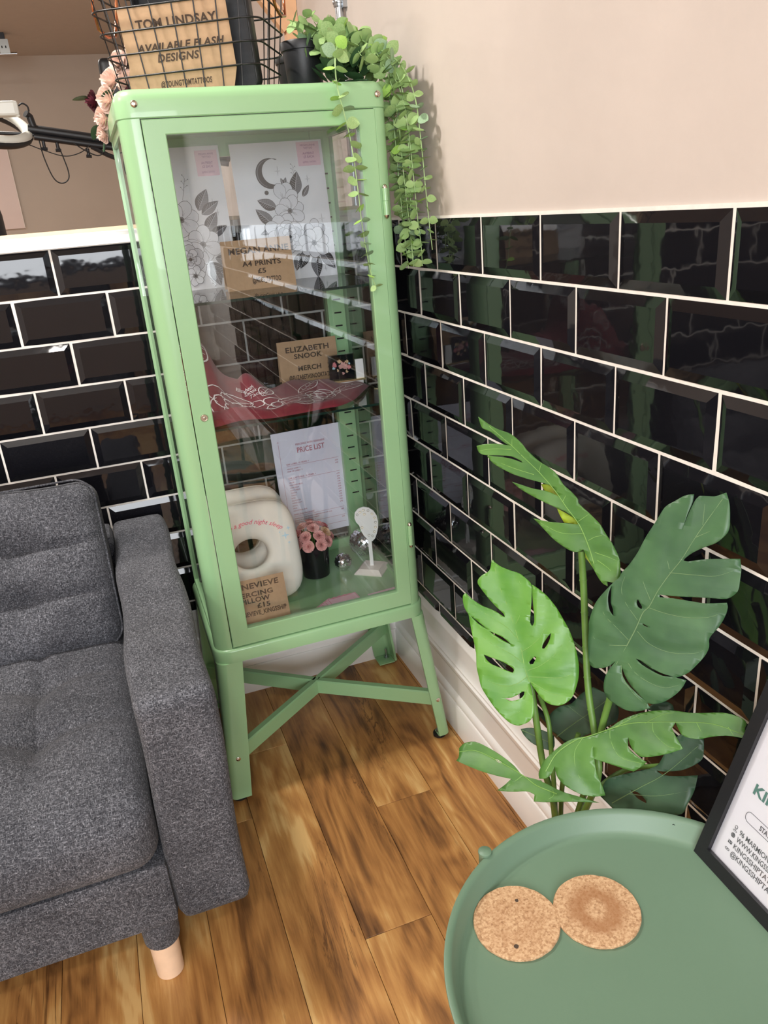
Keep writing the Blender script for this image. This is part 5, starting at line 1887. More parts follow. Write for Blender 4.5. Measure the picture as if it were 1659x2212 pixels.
# ================================================================== MONSTERA
LEAVES = {
    'bright': dict(o=(-0.205, -1.142, 0.627), n=(-0.5514, -0.7018, 0.4511),
        out=[(-64.1,170.3),(-56.7,164.5),(-49,160.2),(-35,155.8),(-22.4,152.5),(-12.1,145.6),(-6.6,141.1),(-4,136.7),(-3,116.4),(-3.4,95.3),(-3.3,84.1),(0,79.4),(2.5,85.4),(1.6,96.3),(-1,114.2),(-2.5,126.4),(-3.2,137.9),(6.5,132.3),(17.4,124.1),(26.8,114.3),(33.5,106.4),(41.5,94.2),(50.6,79.6),(57.6,63.8),(63.1,48.1),(66.5,32.2),(67.1,15.6),(64.8,0.9),(59.8,-13.6),(51.4,-22.6),(42.7,-26.9),(32.7,-27),(23.6,-23.6),(14.8,-15.9),(6.1,-6.6),(0,0),(3.1,-9.8),(7.2,-23.6),(9.4,-36.1),(8.3,-44.8),(2.8,-53.9),(-6,-59.2),(-12.6,-61.6),(-23.2,-59.5),(-33.5,-52.7),(-45,-42.4),(-55.7,-30.1),(-67.1,-14.7),(-72,-1.2),(-76.2,14.4),(-78,32.7),(-80.9,44.9),(-86.3,63),(-90.4,78.6),(-92.7,88.7),(-96.2,92.8),(-100,99.6),(-102.3,108.8),(-102,115.4),(-98.2,118.9),(-93.6,114.1),(-83.9,107.6),(-72.8,101.9),(-61.6,98.6),(-52.6,95.1),(-44.9,90.8),(-40.1,88.4),(-42,93.1),(-52.9,102.1),(-64.4,113.2),(-72.5,122.1),(-79.1,130),(-81.8,134.3),(-81.4,140.1),(-75.3,147),(-68.7,151.2),(-65.6,155.9),(-64.5,163.7)],
        holes=[[(-90.7,87.4),(-77.6,78.6),(-62.5,68.4),(-77.8,76.1)], [(-61.9,67.2),(-52.1,64),(-40.2,59.4),(-31.3,52.6),(-24.5,47.2),(-29.3,50.4),(-39.8,54.9),(-50.8,60.6)], [(-66.6,32.7),(-58.9,30.2),(-49.1,27.9),(-37.9,24.6),(-28.8,20.2),(-23.4,16.6),(-22.7,13.5),(-24.3,11.2),(-32.7,13.4),(-42.6,16.7),(-53.8,19.9),(-62.1,25.5)], [(-32.7,-25.8),(-23.4,-23.6),(-15.2,-18.8),(-9.3,-14.3),(-6.5,-13.6),(-6.6,-17.8),(-9.8,-22.5),(-17.1,-26.9),(-26.5,-28.3)], [(26.7,72.6),(22.9,67.4),(18.2,59.5),(15.7,53.6),(15.5,49.4),(18.3,49.2),(22.2,55.1),(25.6,63.9)], [(5.6,37.2),(1.1,32.6),(-2.1,27.9),(-0.1,24.8),(3.5,25.8),(6.7,32.3),(7.6,35.9)]],
        veins=[[(0,0),(-7.6,17.9),(-13.4,41.5),(-20.2,60.5),(-25.8,76.2),(-37.7,105.5),(-49.3,128.8),(-62.1,169)],
               [(-13.4,41.5),(0.7,52.5),(12.9,67.3),(18.9,86.3),(19.3,107.4),(16,122.4)],
               [(-25,78.3),(-18.4,94.3),(-16.4,117.7),(-20.4,137.5),(-28.8,151.6)],
               [(-3.4,15.9),(12,23.6),(30.6,39.2),(42.2,57),(46.7,72.8)],
               [(-1.7,7.1),(18.3,9),(42.7,11.4),(60.8,18.9)],
               [(0.8,1.2),(16.1,-5.7),(33.5,-12.3),(51.3,-12.3)],
               [(-21.6,60.6),(-35.9,73.7),(-55.9,85.3),(-76,95.4),(-92.5,106.5)],
               [(-10.1,25.6),(-28.6,37.1),(-53.7,48),(-70.2,59.1),(-84.8,77.4)],
               [(-3.9,7.7),(-16.6,-3.4),(-33.9,-8.8),(-53.8,-5.7),(-66.8,3.1)],
               [(-2.4,-5.3),(-4,-21.2),(-10,-40.3),(-23.3,-49.3)]]),
    'large': dict(o=(-0.125, -1.25, 0.722), n=(-0.795, -0.4969, 0.3478),
        out=[(85.2,212.3),(88.6,206),(92.3,196.3),(96.1,175.1),(95.4,166.5),(91.1,158.9),(83.6,150.5),(71.2,143),(59.7,134.3),(53.6,127.9),(50.3,122.7),(56.2,122.7),(73.9,129),(93,133.5),(113.7,137.6),(116.4,124.6),(117.3,111),(117.4,101.3),(113.6,93.9),(106.2,87.4),(88.2,84.4),(68.3,81),(52.5,78),(36.7,75.8),(29.5,74.8),(29.8,71.5),(42,73.6),(52.8,74.7),(69.4,75.7),(85.2,76.9),(107.4,83),(109.1,77),(107.3,65),(103.2,52.2),(95.1,36.2),(96,24.5),(92.5,11.9),(86.3,0.1),(78.7,-11.8),(70.4,-19.1),(64.9,-22.3),(77.4,-22.6),(72.5,-36.2),(63.5,-49.1),(53.3,-58.6),(42.8,-63.9),(35.6,-64.9),(40.4,-70.2),(30.7,-76.6),(19.7,-81.3),(8.1,-82.1),(-3.1,-79),(-13.7,-74.6),(-20.1,-66.1),(-21.6,-56.5),(-20.4,-44.8),(-14.9,-30.9),(-10.6,-22.3),(-17.7,-31.1),(-28.2,-37.3),(-38.2,-39.5),(-44.3,-36.2),(-48.3,-22.3),(-53.6,7.6),(-54.6,19.3),(-53.3,31),(-50.1,45.9),(-41.1,61.7),(-31.6,75.9),(-25,84.4),(-22.6,91.7),(-13.6,105.6),(-6.3,121.8),(-2.2,135.6),(1.3,145.3),(10,165.3),(17.3,183.3),(28,193.1),(39,201.5),(49.5,204.9),(49.6,195.2),(46.4,180.3),(44.1,166.2),(43,160),(44.6,167.4),(47.8,182.3),(52.4,198.3),(56.2,203.8),(64.8,204.9),(72.8,205.7),(79.7,209.1)],
        holes=[[(-32.6,72.5),(-34.8,61.9),(-33.8,51.1),(-29.3,39.4),(-23.1,34.2),(-25.1,42.6),(-29.4,50),(-31.2,62)], [(4.3,63),(3.3,58.6),(5.8,53.4),(10.3,51.4),(10.8,54.5),(6.9,59.6)], [(14,-11.7),(22,-12.8),(34.9,-18.2),(50.5,-21.5),(63.5,-21.5),(50.5,-24.3),(35.7,-21.2),(23.2,-17.2)], [(-3.1,-25.5),(3.7,-37.3),(14.1,-49.1),(33.4,-63),(12.7,-51),(1,-39.4)], [(14.6,34.2),(22.2,31.9),(22.2,31),(16.3,32)]],
        veins=[[(0,0.9),(7.5,25.4),(12.8,47.1),(19.4,57.5),(26.9,80.1),(37.5,103.3),(48.1,123.7),(58.4,150.3),(66.8,169.8),(84.2,208)],
               [(-9.4,-26.7),(0,0.9)],
               [(36.7,104.4),(64.7,107.7),(90.4,112),(111.9,124.7)],
               [(18.9,55.3),(40,53.4),(66,54.4),(89.6,60.6),(104.7,70.3)],
               [(9.8,22.5),(27.3,10.8),(53.7,6.7),(80.3,12.7),(91.4,20.1)],
               [(2.1,-17.1),(17,-30.9),(38.7,-38.5),(55.3,-38.4),(71.3,-29.9)],
               [(-3.1,-25.5),(2.6,-42.6),(19.2,-58.6),(35.1,-67.1)],
               [(35.5,108.8),(29.8,125.9),(29.3,149.5),(31,174.9),(34.7,192.9)],
               [(19.3,65.3),(5.2,89.5),(1.9,111),(5.8,135.4)],
               [(7.9,36.3),(-12.5,56.5),(-19.6,73.5),(-15.7,96)],
               [(0.7,8.6),(-16.9,20.2),(-34.4,31),(-43.5,43.8)],
               [(0,0.9),(-25.8,-5.2),(-41,-3.3),(-50.6,5.4)],
               [(65.4,169.7),(63.5,195.1)],
               [(60.3,153.5),(76,164.4)]]),
    'upright': dict(o=(-0.13, -1.156, 0.819), n=(-0.7098, -0.6084, 0.3549),
        out=[(-169.2,171.1),(-163.5,168),(-152.6,161.4),(-138.3,155.2),(-121.2,150.9),(-111.1,145.5),(-99.5,136.8),(-91.4,128.3),(-73.3,115.3),(-60.4,109.1),(-48.2,101.6),(-35.7,86.6),(-25.6,79.3),(-14,69.7),(-12.4,64.1),(2.8,52.4),(14.4,43.8),(20.9,37.6),(28.3,26.9),(37.9,16.1),(46.7,2.1),(50.5,-8.4),(53.1,-23.6),(54.1,-35.2),(45.7,-35.4),(37.1,-34.2),(38.7,-40.8),(30.8,-37.4),(19.1,-23.6),(8.8,-8.7),(0.7,3.1),(-5.6,-1.1),(-14.9,-1.1),(-27.8,4.2),(-41.4,11.7),(-55.2,22.4),(-64.6,29.9),(-72.6,36.1),(-56.3,34.4),(-40.7,34.3),(-25.1,35.2),(-10.2,35.4),(-15.3,41.6),(-28.3,50.2),(-42.6,54.6),(-59.1,60.1),(-79.2,67.6),(-95.7,74.9),(-108.7,83.5),(-93.7,80.4),(-76.6,77.1),(-61,76),(-51,73.9),(-39.5,69.5),(-49.8,81.5),(-56.2,84.4),(-68.3,86.7),(-88.3,90),(-108.2,94.2),(-125.4,100.3),(-139.8,107),(-150,116.7),(-134.4,116.6),(-113.8,115.5),(-96.6,111.2),(-98.8,113.3),(-113.9,118.8),(-133.7,118.7),(-154.2,117.5),(-163.6,120.8),(-167.4,129.4),(-156.1,132.6),(-135.6,134.7),(-116.4,133.6),(-122.1,134.9),(-133.6,141.2),(-148.1,150.7),(-161,155.1),(-164.7,160.4)],
        holes=[],
        veins=[[(16.7,-14),(6.8,8.7),(-8.8,35.4),(-27.8,55.7),(-47.5,78),(-72.2,100.5),(-97.6,119.9),(-115.7,133.8),(-151.9,158.4)],
               [(6,15.9),(15.7,22.3),(28.4,25.5)],
               [(-10.3,39.6),(2.2,50.3)],
               [(-34.4,64.2),(-29.7,75.9)],
               [(-72.2,100.5),(-69.7,113.3)],
               [(16.3,1.1),(33.4,-2.2),(45.6,-5.4)],
               [(20.8,-8.7),(35.9,-17),(49,-28)],
               [(-0.7,24.5),(-20.4,21.2),(-38.9,22.6),(-64,32.1)],
               [(-115.5,128.2),(-140.4,127.3),(-162.9,123)],
               [(-78.5,96.3),(-105.6,101.8),(-132.8,109.1)],
               [(-115,133.6),(-115.9,143.3)]]),
    'lime': dict(o=(-0.118, -1.138, 0.81), n=(-0.7098, -0.6084, 0.3549),
        out=[(-69,85.5),(-54.8,84.4),(-39.5,69.5),(-27.8,56.6),(-44,54.5),(-29.7,49.2),(-15.3,41.6),(-8.7,33),(-15.8,35.2),(-30,35.3),(-39.6,49),(-52.4,73.9),(-62.4,76.9)],
        holes=[],
        veins=[]),
    'limetip': dict(o=(-0.118, -1.138, 0.81), n=(-0.7098, -0.6084, 0.3549),
        out=[(-3.5,-1.3),(2.1,2.2),(16.9,-21.5),(8.1,-11.8)],
        holes=[],
        veins=[]),
    'drooping': dict(o=(-0.17, -1.239, 0.59), n=(-0.6572, -0.5178, 0.5477),
        out=[(-55.8,-73.8),(-58.3,-67),(-55.1,-51.3),(-46.7,-37.2),(-32.3,-19),(-18.7,-8.2),(4.8,2.4),(23.8,17.6),(34.4,28.9),(51.4,42),(67.9,50.5),(84,56.1),(99.4,59.6),(121.3,62.3),(154.2,71.5),(169.8,71.8),(179.9,69.2),(183.1,64.5),(182,58.7),(188.5,47.7),(175.7,46.8),(163,45.1),(147,39.5),(132.5,32.4),(119,31),(111.1,33.4),(102.4,45.5),(99.5,36.7),(109.5,23.9),(116.4,15.7),(103.5,7.1),(88.4,-1.3),(73.1,-7.3),(64.5,-7.9),(54.8,0.1),(48.4,11.9),(51.4,-1.4),(61.1,-8.5),(75.6,-13.3),(65.1,-26.3),(53.6,-35.7),(39.7,-41.5),(27,-43.2),(17.7,-40.9),(11,-27.5),(6.5,-11.8),(11,-27.5),(17.2,-45.5),(26.8,-61.2),(30.9,-70.4),(19.8,-75.2),(5,-77.5),(-10.8,-75.3),(-23.9,-70.4),(-33.6,-62.5),(-38.7,-51.4),(-41.4,-63.4),(-47.3,-70.8)],
        holes=[],
        veins=[[(-49.4,-61.9),(-39.1,-34.6),(-17.8,-11),(0,0),(43.8,27.5),(75.1,38.3),(101,45.4),(144.6,54.9),(184.7,51.1)],
               [(23.8,16.8),(27.6,1.5),(42.4,-15.9),(70.2,-16.9)],
               [(75.1,37.4),(79.5,25.1),(97.4,14),(108.6,14.8)],
               [(-8.9,-5.1),(-16,-27.7),(-7.3,-52.5),(13.3,-72.8)],
               [(126.9,51.6),(133.2,43.1),(136.5,35.9)],
               [(163,56.2),(170.7,47.7)],
               [(26.6,17),(55.7,41.5),(68.1,48.9)],
               [(66.1,34.8),(84.3,50.4),(99.6,57.2)]]),
    'low': dict(o=(-0.235, -1.21, 0.508), n=(-0.4969, -0.3478, 0.795),
        out=[(-124.7,-6.8),(-123.5,-0.2),(-128,11.4),(-122.8,20.9),(-107.4,28.4),(-81.9,26.2),(-59,21.3),(-39.4,14.8),(-23.2,6.6),(-1.8,7.9),(11.2,6.9),(38.9,4.4),(64.5,6.3),(86.4,8.3),(54.3,-3.3),(18.8,-16.6),(3.8,-21.6),(1.7,-12.6),(-9.1,-11.8),(-28.9,-19.3),(-51.8,-24.9),(-42.7,-13.1),(-37.5,-3.6),(-57.3,-6.5),(-82.8,-8.4),(-104.5,-8)],
        holes=[[(-71,14.9),(-64.6,15.2),(-55.5,12.5),(-64.1,11.8)]],
        veins=[[(30.2,-0.9),(0,0),(-23.2,6.6),(-62.2,13.3),(-102.1,16.3),(-125.8,6.5)],
               [(-23.2,6.6),(-33.4,-7.7),(-47.8,-22.6)],
               [(23.3,2.2),(26.5,-4.9),(18.6,-14.8)]]),
    'dark': dict(o=(-0.13, -1.181, 0.56), n=(-0.7035, -0.5025, 0.5025),
        out=[(-60.4,-14.9),(-57.8,-3.5),(-46.7,9.5),(-31.6,17.5),(-18.8,36.9),(-4.8,49.4),(20.7,43.1),(36.3,29),(37.1,11.4),(17.7,-5.7),(2.8,-16.2),(-8.7,-25.2),(-26.4,-35.9),(-43.2,-32.2),(-56.7,-25.2)],
        holes=[],
        veins=[[(-43,-34.6),(-25.5,-12.7),(-2.6,12.9),(20.9,40.7)],
               [(-37,13.8),(-17.7,5.7),(0,0)]]),
    'shaded': dict(o=(-0.09, -1.278, 0.522), n=(-0.7444, -0.4467, 0.4963),
        out=[(-64,-30.1),(-48.2,-16.3),(-28,-3.5),(-3.1,13.7),(4.5,34.6),(12.5,57.6),(20.1,67),(34,66.9),(47.5,70.1),(50.6,56.4),(51.4,43.7),(42,31.2),(28.1,19.7),(7.5,10.2),(-1.9,8.4),(8.7,5.8),(29.7,12.9),(51.1,22.1),(50.8,2.2),(46.3,-19.9),(42.2,-33.7),(11.1,-49.3),(-36.5,-64.4),(-66.2,-53.2)],
        holes=[[(-29,-30.1),(-19,-28.8),(-5.8,-34.7),(-4.1,-37.8),(-16.6,-36.7)]],
        veins=[[(-49.2,-56.2),(-19.7,-23.9),(10.6,9),(43,58.7)],
               [(-30.5,-35.8),(5.8,-24),(49.4,1.2)]]),
    'small': dict(o=(-0.16, -1.135, 0.495), n=(-0.5077, -0.6092, 0.6092),
        out=[(-53,17.5),(-37.1,21.6),(-18.1,20.2),(-2,14.8),(0,0),(-4,-7.6),(-18.1,-6),(-35.5,0.2),(-47.8,9.9)],
        holes=[],
        veins=[[(-51,16.2),(-27.9,9.6),(-2.7,2.6)]]),
    'hidden': dict(o=(-0.08, -1.269, 0.623), n=(-0.6092, -0.5077, 0.6092),
        out=[(-20.4,-4.7),(-10.2,5.2),(2.9,11.2),(12.3,8.8),(15.5,1.7),(1,-5.3)],
        holes=[],
        veins=[]),
}
STEMS = {
    'upright': [(-0.128, -1.15, 0.816), (-0.128, -1.158, 0.751), (-0.135, -1.175, 0.681), (-0.145, -1.198, 0.623), (-0.155, -1.232, 0.565), (-0.165, -1.251, 0.519)],
    'bright': [(-0.207, -1.144, 0.629), (-0.21, -1.165, 0.575), (-0.205, -1.176, 0.5), (-0.2, -1.196, 0.444)],
    'large': [(-0.128, -1.25, 0.72), (-0.14, -1.255, 0.678), (-0.15, -1.242, 0.6), (-0.165, -1.245, 0.538)],
    'drooping': [(-0.17, -1.213, 0.564), (-0.18, -1.212, 0.535), (-0.185, -1.197, 0.476)],
    'low': [(-0.235, -1.217, 0.511), (-0.22, -1.216, 0.481), (-0.2, -1.202, 0.436)],
    'small': [(-0.18, -1.126, 0.588), (-0.185, -1.159, 0.563), (-0.19, -1.176, 0.512), (-0.19, -1.184, 0.451)],
    'shaded': [(-0.095, -1.295, 0.536), (-0.12, -1.251, 0.503), (-0.16, -1.234, 0.464)],
}
mon = thing('monstera', (-0.172, -1.165, 0), 'faux monstera plant with large split leaves in a pot behind the tray table', 'plant')


def outline_smooth(pts, n=3):
    """round the outline between corners; corners stay sharp"""
    P = [Vector((a, b)) for a, b in pts]
    m = len(P)
    out = []
    corner = []
    for i in range(m):
        a, b = P[i] - P[i - 1], P[(i + 1) % m] - P[i]
        corner.append(a.angle(b, 0) > R(48))
    for i in range(m):
        p0, p1, p2, p3 = P[i - 1], P[i], P[(i + 1) % m], P[(i + 2) % m]
        t1 = (p2 - p1) * .5 if corner[i] else (p2 - p0) * .5
        t2 = (p2 - p1) * .5 if corner[(i + 1) % m] else (p3 - p1) * .5
        lim = (p2 - p1).length
        t1 = t1 * min(1, lim / max(1e-6, t1.length))
        t2 = t2 * min(1, lim / max(1e-6, t2.length))
        for k in range(n):
            t = k / n
            h1, h2, h3, h4 = 2 * t ** 3 - 3 * t * t + 1, t ** 3 - 2 * t * t + t, -2 * t ** 3 + 3 * t * t, t ** 3 - t * t
            out.append(p1 * h1 + t1 * h2 + p2 * h3 + t2 * h4)
    return [(v.x / 1000, v.y / 1000) for v in out]


def seg_dist(p, line):
    best = 9
    for (a, b), (c, d) in zip(line[:-1], line[1:]):
        vx, vy = c - a, d - b
        t = max(0, min(1, ((p[0] - a) * vx + (p[1] - b) * vy) / (vx * vx + vy * vy + 1e-12)))
        best = min(best, math.hypot(p[0] - a - vx * t, p[1] - b - vy * t))
    return best


def leaf_part(key, m, vein_m, fold=.10, droop=1.2, quilt=.0022, bend=.0):
    D = LEAVES[key]
    loops = [outline_smooth(D['out'])] + [outline_smooth(h, 2) for h in D['holes']]
    cu = bpy.data.curves.new('leaf', 'CURVE')
    cu.dimensions = '2D'
    cu.fill_mode = 'BOTH'
    for lp in loops:
        s = cu.splines.new('POLY')
        s.points.add(len(lp) - 1)
        for q, (a, b) in zip(s.points, lp):
            q.co = (a, b, 0, 1)
        s.use_cyclic_u = True
    ob = bpy.data.objects.new('leaf', cu)
    COL.objects.link(ob)
    bpy.context.view_layer.update()
    me = bpy.data.meshes.new_from_object(ob.evaluated_get(bpy.context.evaluated_depsgraph_get()))
    bpy.data.objects.remove(ob)
    bpy.data.curves.remove(cu)
    bm = bmesh.new()
    bm.from_mesh(me)
    bmesh.ops.remove_doubles(bm, verts=bm.verts, dist=1e-6)
    xs = [v.co.x for v in bm.verts]
    ys = [v.co.y for v in bm.verts]
    st = .009
    for ax, (lo, hi) in enumerate(((min(xs), max(xs)), (min(ys), max(ys)))):
        c = lo + st
        while c < hi:
            no = (1, 0, 0) if ax == 0 else (0, 1, 0)
            co = (c, 0, 0) if ax == 0 else (0, c, 0)
            bmesh.ops.bisect_plane(bm, geom=bm.verts[:] + bm.edges[:] + bm.faces[:], plane_co=co, plane_no=no, dist=1e-6)
            c += st
    veins = [[(a / 1000, b / 1000) for a, b in v] for v in D['veins']]
    mid = veins[0] if veins else [(0, 0), (0, .001)]
    x0, y0 = mid[0]

    def h(x, y):
        d = seg_dist((x, y), mid)
        z = fold * d - droop * d * d
        if len(veins) > 1:
            dv = min(seg_dist((x, y), v) for v in veins[1:])
            z += quilt * min(1, dv / .012) * min(1, d / .02)
        rr = math.hypot(x - x0, y - y0)
        return z - bend * rr * rr
    for v in bm.verts:
        v.co.z = h(v.co.x, v.co.y)
    bm.normal_update()
    me2 = bpy.data.meshes.new('leaf')
    bm.to_mesh(me2)
    bm.free()
    if sum(p.normal.z * p.area for p in me2.polygons) < 0:
        me2.flip_normals()
    me2.materials.append(m)
    finish(me2, 80)
    n = Vector(D['n']).normalized()
    ex = Vector((0, 0, 1)).cross(n).normalized()
    ey = n.cross(ex)
    o_ = Vector(D['o']) - mon.location
    MM = Matrix(((ex.x, ey.x, n.x, o_.x), (ex.y, ey.y, n.y, o_.y), (ex.z, ey.z, n.z, o_.z), (0, 0, 0, 1)))
    lo_ = obj('leaf', me2, mon, MM)
    md = lo_.modifiers.new('thickness', 'SOLIDIFY')
    md.thickness = .0009
    md.offset = -1
    if veins:
        vm = MB()
        for i, v in enumerate(veins):
            P = crom([(a, b, 0) for a, b in v], 5)
            P = [(q.x, q.y, h(q.x, q.y) + (.0001 if i else .0002)) for q in P]
            vm.tube(P, .0008 if i == 0 else .00042, 6, False, .45)
        obj('veins', vm.mesh('veins', vein_m, 60), lo_)
    return lo_


leaf_part('bright', M['mon_bright'], M['vein'], .16, 1.6)
leaf_part('large', M['mon_deep'], M['vein_dull'], .05, 1.6)
leaf_part('upright', M['mon_mid'], M['vein'], .08, 2.2)
leaf_part('lime', M['mon_lime'], M['vein'], 0, 0)
leaf_part('limetip', M['mon_lime'], M['vein'], 0, 0)
leaf_part('drooping', M['mon_mid'], M['vein'], .0, 2.5)
leaf_part('low', M['mon_mid'], M['vein'], .0, 2.0)
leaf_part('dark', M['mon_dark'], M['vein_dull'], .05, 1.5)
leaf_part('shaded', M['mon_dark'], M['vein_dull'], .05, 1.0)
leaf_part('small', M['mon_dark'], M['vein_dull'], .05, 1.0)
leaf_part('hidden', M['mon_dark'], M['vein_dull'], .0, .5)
BACK = {'bright': .016, 'large': .022, 'upright': .006, 'drooping': .02, 'low': .012, 'small': .0, 'shaded': .03}
for k, pts in STEMS.items():
    # petioles join their leaf from behind
    vdir = Vector((.52, .80, -.15))
    pts = [tuple(Vector(q_) + vdir * BACK[k] * (1 if i < 2 else .8)) for i, q_ in enumerate(pts)]
    q = pts[-1]
    path = crom(pts + [((q[0] - .172) / 2, (q[1] - 1.165) / 2, (q[2] + .27) / 2), (-.172 + (q[0] + .172) * .2, -1.165 + (q[1] + 1.165) * .2, .262)], 6)
    wpart('stem', MB().tube(path, .0048 if k in ('upright', 'bright', 'large') else .0036, 10), M['stem_green'], mon, None, 60)
    if k == 'upright':
        for zc in range(1, 6):
            c = path[zc * 4]
            t = (path[zc * 4 + 1] - path[zc * 4 - 1]).normalized() * .0008
            wpart('node', MB().tube([c - t, c, c + t], .0054, 10), M['stem_green'], mon, None, 60)
obj('pot', MB().lathe([(.062, 0), (.066, .003), (.080, .268), (.082, .270), (.082, .280), (.076, .280), (.074, .255)], seg=40).mesh('pot', M['pot_grey'], 40), mon)
obj('soil', MB().lathe([(.0755, .254), (.0755, .262)], seg=30).mesh('soil', M['soil']), mon)

# ================================================================== BEYOND THE HALF WALL
# conduit up the wall in the corner
cd = thing('conduit_pipe', (-0.0145, 0.028, 1.2755), 'silver metal conduit pipe with a clamp rising up the beige wall', 'pipe')
obj('pipe', MB().lathe([(.0098, 0), (.0098, CEIL - 1.2755)], seg=20).mesh('pipe', M['zinc'], 40), cd)
cl_ = obj('clamp', MB().lathe([(.0120, .428), (.0128, .431), (.0128, .452), (.0120, .455)], seg=20).mesh('clamp', M['zinc'], 40), cd)
obj('clamp_band', MB().lathe([(.0135, .434), (.0142, .436), (.0142, .440), (.0135, .442)], seg=20).mesh('clamp_band', M['zinc'], 40), cl_)
obj('clamp_boss', MB().box(.004, .0145, -.018, -.004, .425, .458).mesh('clamp_boss', M['zinc']), cl_)

# timber shelf bracket on the right wall, and its shelf
sb = thing('wall_shelf', (-0.02, 0.60, 1.70), 'pine shelf on diagonal wooden brackets fixed to the right wall beyond', 'shelf')
for by in (.455, 1.25):
    wpart('bracket_post', MB().box(-.036, -.001, by - .016, by + .016, 1.70, 2.05), M['pine'], sb)
    mb = MB()
    p0, p1 = Vector((-.030, by, 1.745)), Vector((-.240, by, 2.02))
    d = (p1 - p0).normalized()
    n_ = Vector((d.z, 0, -d.x)) * .016
    yv = Vector((0, .015, 0))
    mb.loft([[p0 - n_ - yv, p0 + n_ - yv, p0 + n_ + yv, p0 - n_ + yv], [p1 - n_ - yv, p1 + n_ - yv, p1 + n_ + yv, p1 - n_ + yv]])
    wpart('bracket_strut', mb, M['pine'], sb)
    wpart('bracket_arm', MB().box(-.270, -.001, by - .016, by + .016, 2.015, 2.050), M['pine'], sb)
wpart('board', MB().box(-.280, -.001, .35, 1.40, 2.050, 2.072), M['pine'], sb)

# ring light on a boom
rl = thing('ring_light', (-0.66, 1.50, 0), 'ring light on a black boom arm with a looping cable in the back room', 'studio light')
wpart('boom', MB().tube([(-.785, 1.50, 1.640), (-.60, 1.50, 1.605), (-.45, 1.50, 1.575), (-.05, 1.50, 1.500)], .0165, 14), M['black_plastic'], rl, None, 40)
wpart('inner_boom', MB().tube([(-.90, 1.50, 1.632), (-.785, 1.498, 1.622), (-.70, 1.496, 1.606)], .0065, 10), M['black_plastic'], rl, None, 40)
wpart('under_rail', MB().tube([(-.77, 1.49, 1.612), (-.60, 1.49, 1.580), (-.45, 1.49, 1.552), (-.06, 1.49, 1.478)], .0120, 10), M['black_plastic'], rl, None, 40)
for x_, z_ in ((-.742, 1.596), (-.695, 1.588), (-.590, 1.562)):
    wpart('knob', MB().tube([(x_, 1.49, z_), (x_, 1.49, z_ - .022)], .006, 10).tube([(x_ - .010, 1.49, z_ - .026), (x_ + .010, 1.49, z_ - .028)], .006, 8), M['black_plastic'], rl, None, 40)
tor = []
for i in range(48):
    a = 2 * math.pi * i / 48
    v = Matrix.Rotation(R(18), 3, 'Y') @ Matrix.Rotation(R(-68), 3, 'X') @ Vector((.175 * math.cos(a), 0, .175 * math.sin(a)))
    tor.append((-.958 + v.x, 1.50 + v.y, 1.672 + v.z))
wpart('ring_housing', MB().tube(tor, .020, 12, True), M['lamp_white'], rl, None, 60)
wpart('ring_back', MB().tube([(x_, y_, z_ - .006) for x_, y_, z_ in tor], .0195, 10, True), M['black_plastic'], rl, None, 60)
wpart('control_box', rbox(-.862, 1.475, 1.705, .125, .06, .050, .010, (8, 6, 6)), M['lamp_white'], rl)
wpart('swivel', MB().tube([(-.782, 1.49, 1.690), (-.770, 1.50, 1.680), (-.764, 1.50, 1.640)], .013, 12), M['black_plastic'], rl, None, 40)
for pts, rr in (([(-.800, 1.48, 1.715), (-.785, 1.48, 1.722), (-.770, 1.48, 1.712), (-.768, 1.48, 1.695)], .0030), ([(-.755, 1.49, 1.600), (-.752, 1.49, 1.545), (-.738, 1.49, 1.480), (-.722, 1.49, 1.453), (-.700, 1.49, 1.448), (-.680, 1.49, 1.462),
                 (-.676, 1.49, 1.490), (-.684, 1.49, 1.540), (-.694, 1.49, 1.590)], .0023), ([(-.90, 1.48, 1.600), (-.82, 1.48, 1.594), (-.75, 1.48, 1.565), (-.68, 1.48, 1.540), (-.62, 1.48, 1.548), (-.575, 1.48, 1.575)], .0018),
                ([(-.640, 1.48, 1.585), (-.600, 1.48, 1.555), (-.560, 1.48, 1.535), (-.535, 1.48, 1.545), (-.515, 1.48, 1.575)], .0022)):
    wpart('cable', MB().tube(crom(pts, 6), rr, 7), M['rubber'], rl, None, 60)
wpart('strut', MB().tube([(-.575, 1.49, 1.568), (-.52, 1.49, 1.535), (-.44, 1.49, 1.500), (-.22, 1.49, 1.40)], .0085, 8), M['black_plastic'], rl, None, 40)
wpart('stand_pole', MB().tube([(-.22, 1.50, .03), (-.22, 1.50, 1.55)], .014, 12), M['black_plastic'], rl, None, 40)
for a in (0, 120, 240):
    wpart('stand_foot', MB().tube([(-.22, 1.50, .22), (-.22 + .20 * math.cos(R(a)), 1.50 + .22 * math.sin(R(a)), .012)], .010, 8), M['black_plastic'], rl, None, 40)

# pale board on the far wall, black chair, headrest, ceiling track
bd = thing('wall_board', (-1.60, FAR_Y, 1.30), 'large pale pink board hung on the far wall behind the ring light', 'board')
wpart('panel', MB().box(-2.15, -1.028, FAR_Y - .022, FAR_Y - .001, 1.322, 1.900), M['board'], bd)
wpart('edge_trim', MB().box(-1.030, -1.026, FAR_Y - .024, FAR_Y - .001, 1.320, 1.902), M['pale_wood'], bd)

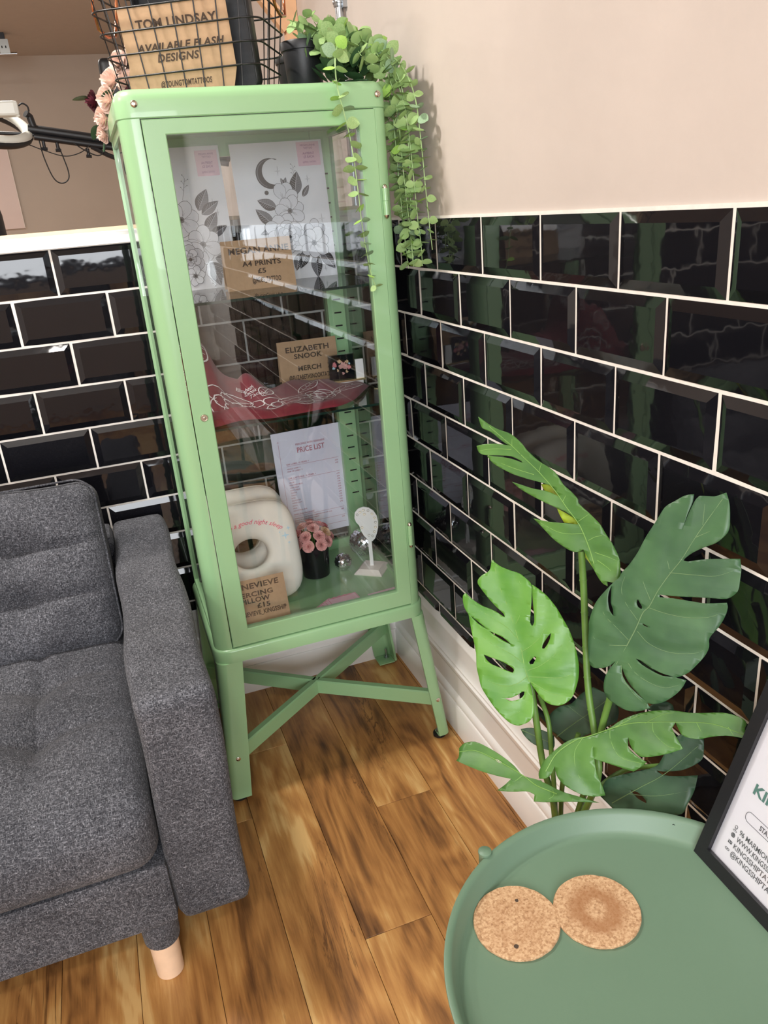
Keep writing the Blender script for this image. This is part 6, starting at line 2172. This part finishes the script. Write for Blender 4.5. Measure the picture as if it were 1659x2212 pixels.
ch = thing('office_chair', (-1.02, 1.15, 0), 'black office chair with its backrest rising at the left edge', 'chair')
wpart('backrest', rbox(-1.128, 1.15, 1.17, .42, .06, .46, .05, (16, 6, 16)), M['black_plastic'], ch, None, 50)
wpart('seat', rbox(-1.128, .93, .47, .46, .44, .08, .035, (16, 16, 6)), M['black_plastic'], ch, None, 50)
wpart('back_bar', MB().tube([(-1.128, 1.185, 1.05), (-1.128, 1.20, .70), (-1.128, 1.10, .44), (-1.128, .95, .43)], .016, 10), M['black_plastic'], ch, None, 40)
wpart('gas_lift', MB().lathe([(.028, .09), (.028, .25), (.018, .25), (.018, .44)], (-1.128, .93, 0), 18), M['grey_metal'], ch, None, 40)
for i in range(5):
    a = 2 * math.pi * i / 5 + .3
    wpart('base_arm', MB().tube([(-1.128, .93, .10), (-1.128 + .27 * math.cos(a), .93 + .27 * math.sin(a), .07)], .016, 8), M['black_plastic'], ch, None, 40)
    wpart('castor', MB().tube([(-1.128 + .27 * math.cos(a) - .015, .93 + .27 * math.sin(a), .027), (-1.128 + .27 * math.cos(a) + .015, .93 + .27 * math.sin(a), .027)], .027, 14), M['rubber'], ch, None, 40)

hr = thing('headrest_stand', (-0.45, 1.05, 0), 'black rounded headrest pad on a post behind the pink flowers', 'headrest')
wpart('pad', rbox(-.478, 1.05, 1.725, .078, .035, .125, .017, (10, 6, 14)), M['black_plastic'], hr, None, 50)
wpart('slot_trim', MB().box(-.500, -.496, 1.031, 1.0335, 1.705, 1.735), M['grey_metal'], hr)
wpart('post', MB().tube([(-.445, 1.06, .02), (-.445, 1.06, 1.68)], .014, 12), M['black_plastic'], hr, None, 40)
wpart('base_plate', MB().lathe([(.15, 0), (.15, .012), (.02, .02)], (-.445, 1.06, 0), 30), M['black_plastic'], hr, None, 40)

tr = thing('ceiling_track', (-1.25, 3.55, CEIL), 'dark ceiling track with a silver fixing at the upper left', 'light track')
wpart('track', MB().box(-1.60, -.866, 3.52, 3.58, CEIL - .050, CEIL), M['black_plastic'], tr)
wpart('bracket', MB().box(-.905, -.852, 3.51, 3.53, CEIL - .105, CEIL - .035), M['grey_metal'], tr)
wpart('rod', MB().tube([(-1.30, 3.52, CEIL - .108), (-.818, 3.52, CEIL - .108)], .009, 12), M['zinc'], tr, None, 40)
for x_ in (-.890, -.870):
    wpart('bracket_hole', MB().box(x_ - .003, x_ + .003, 3.5095, 3.5105, CEIL - .080, CEIL - .068), M['slot_dark'], tr)
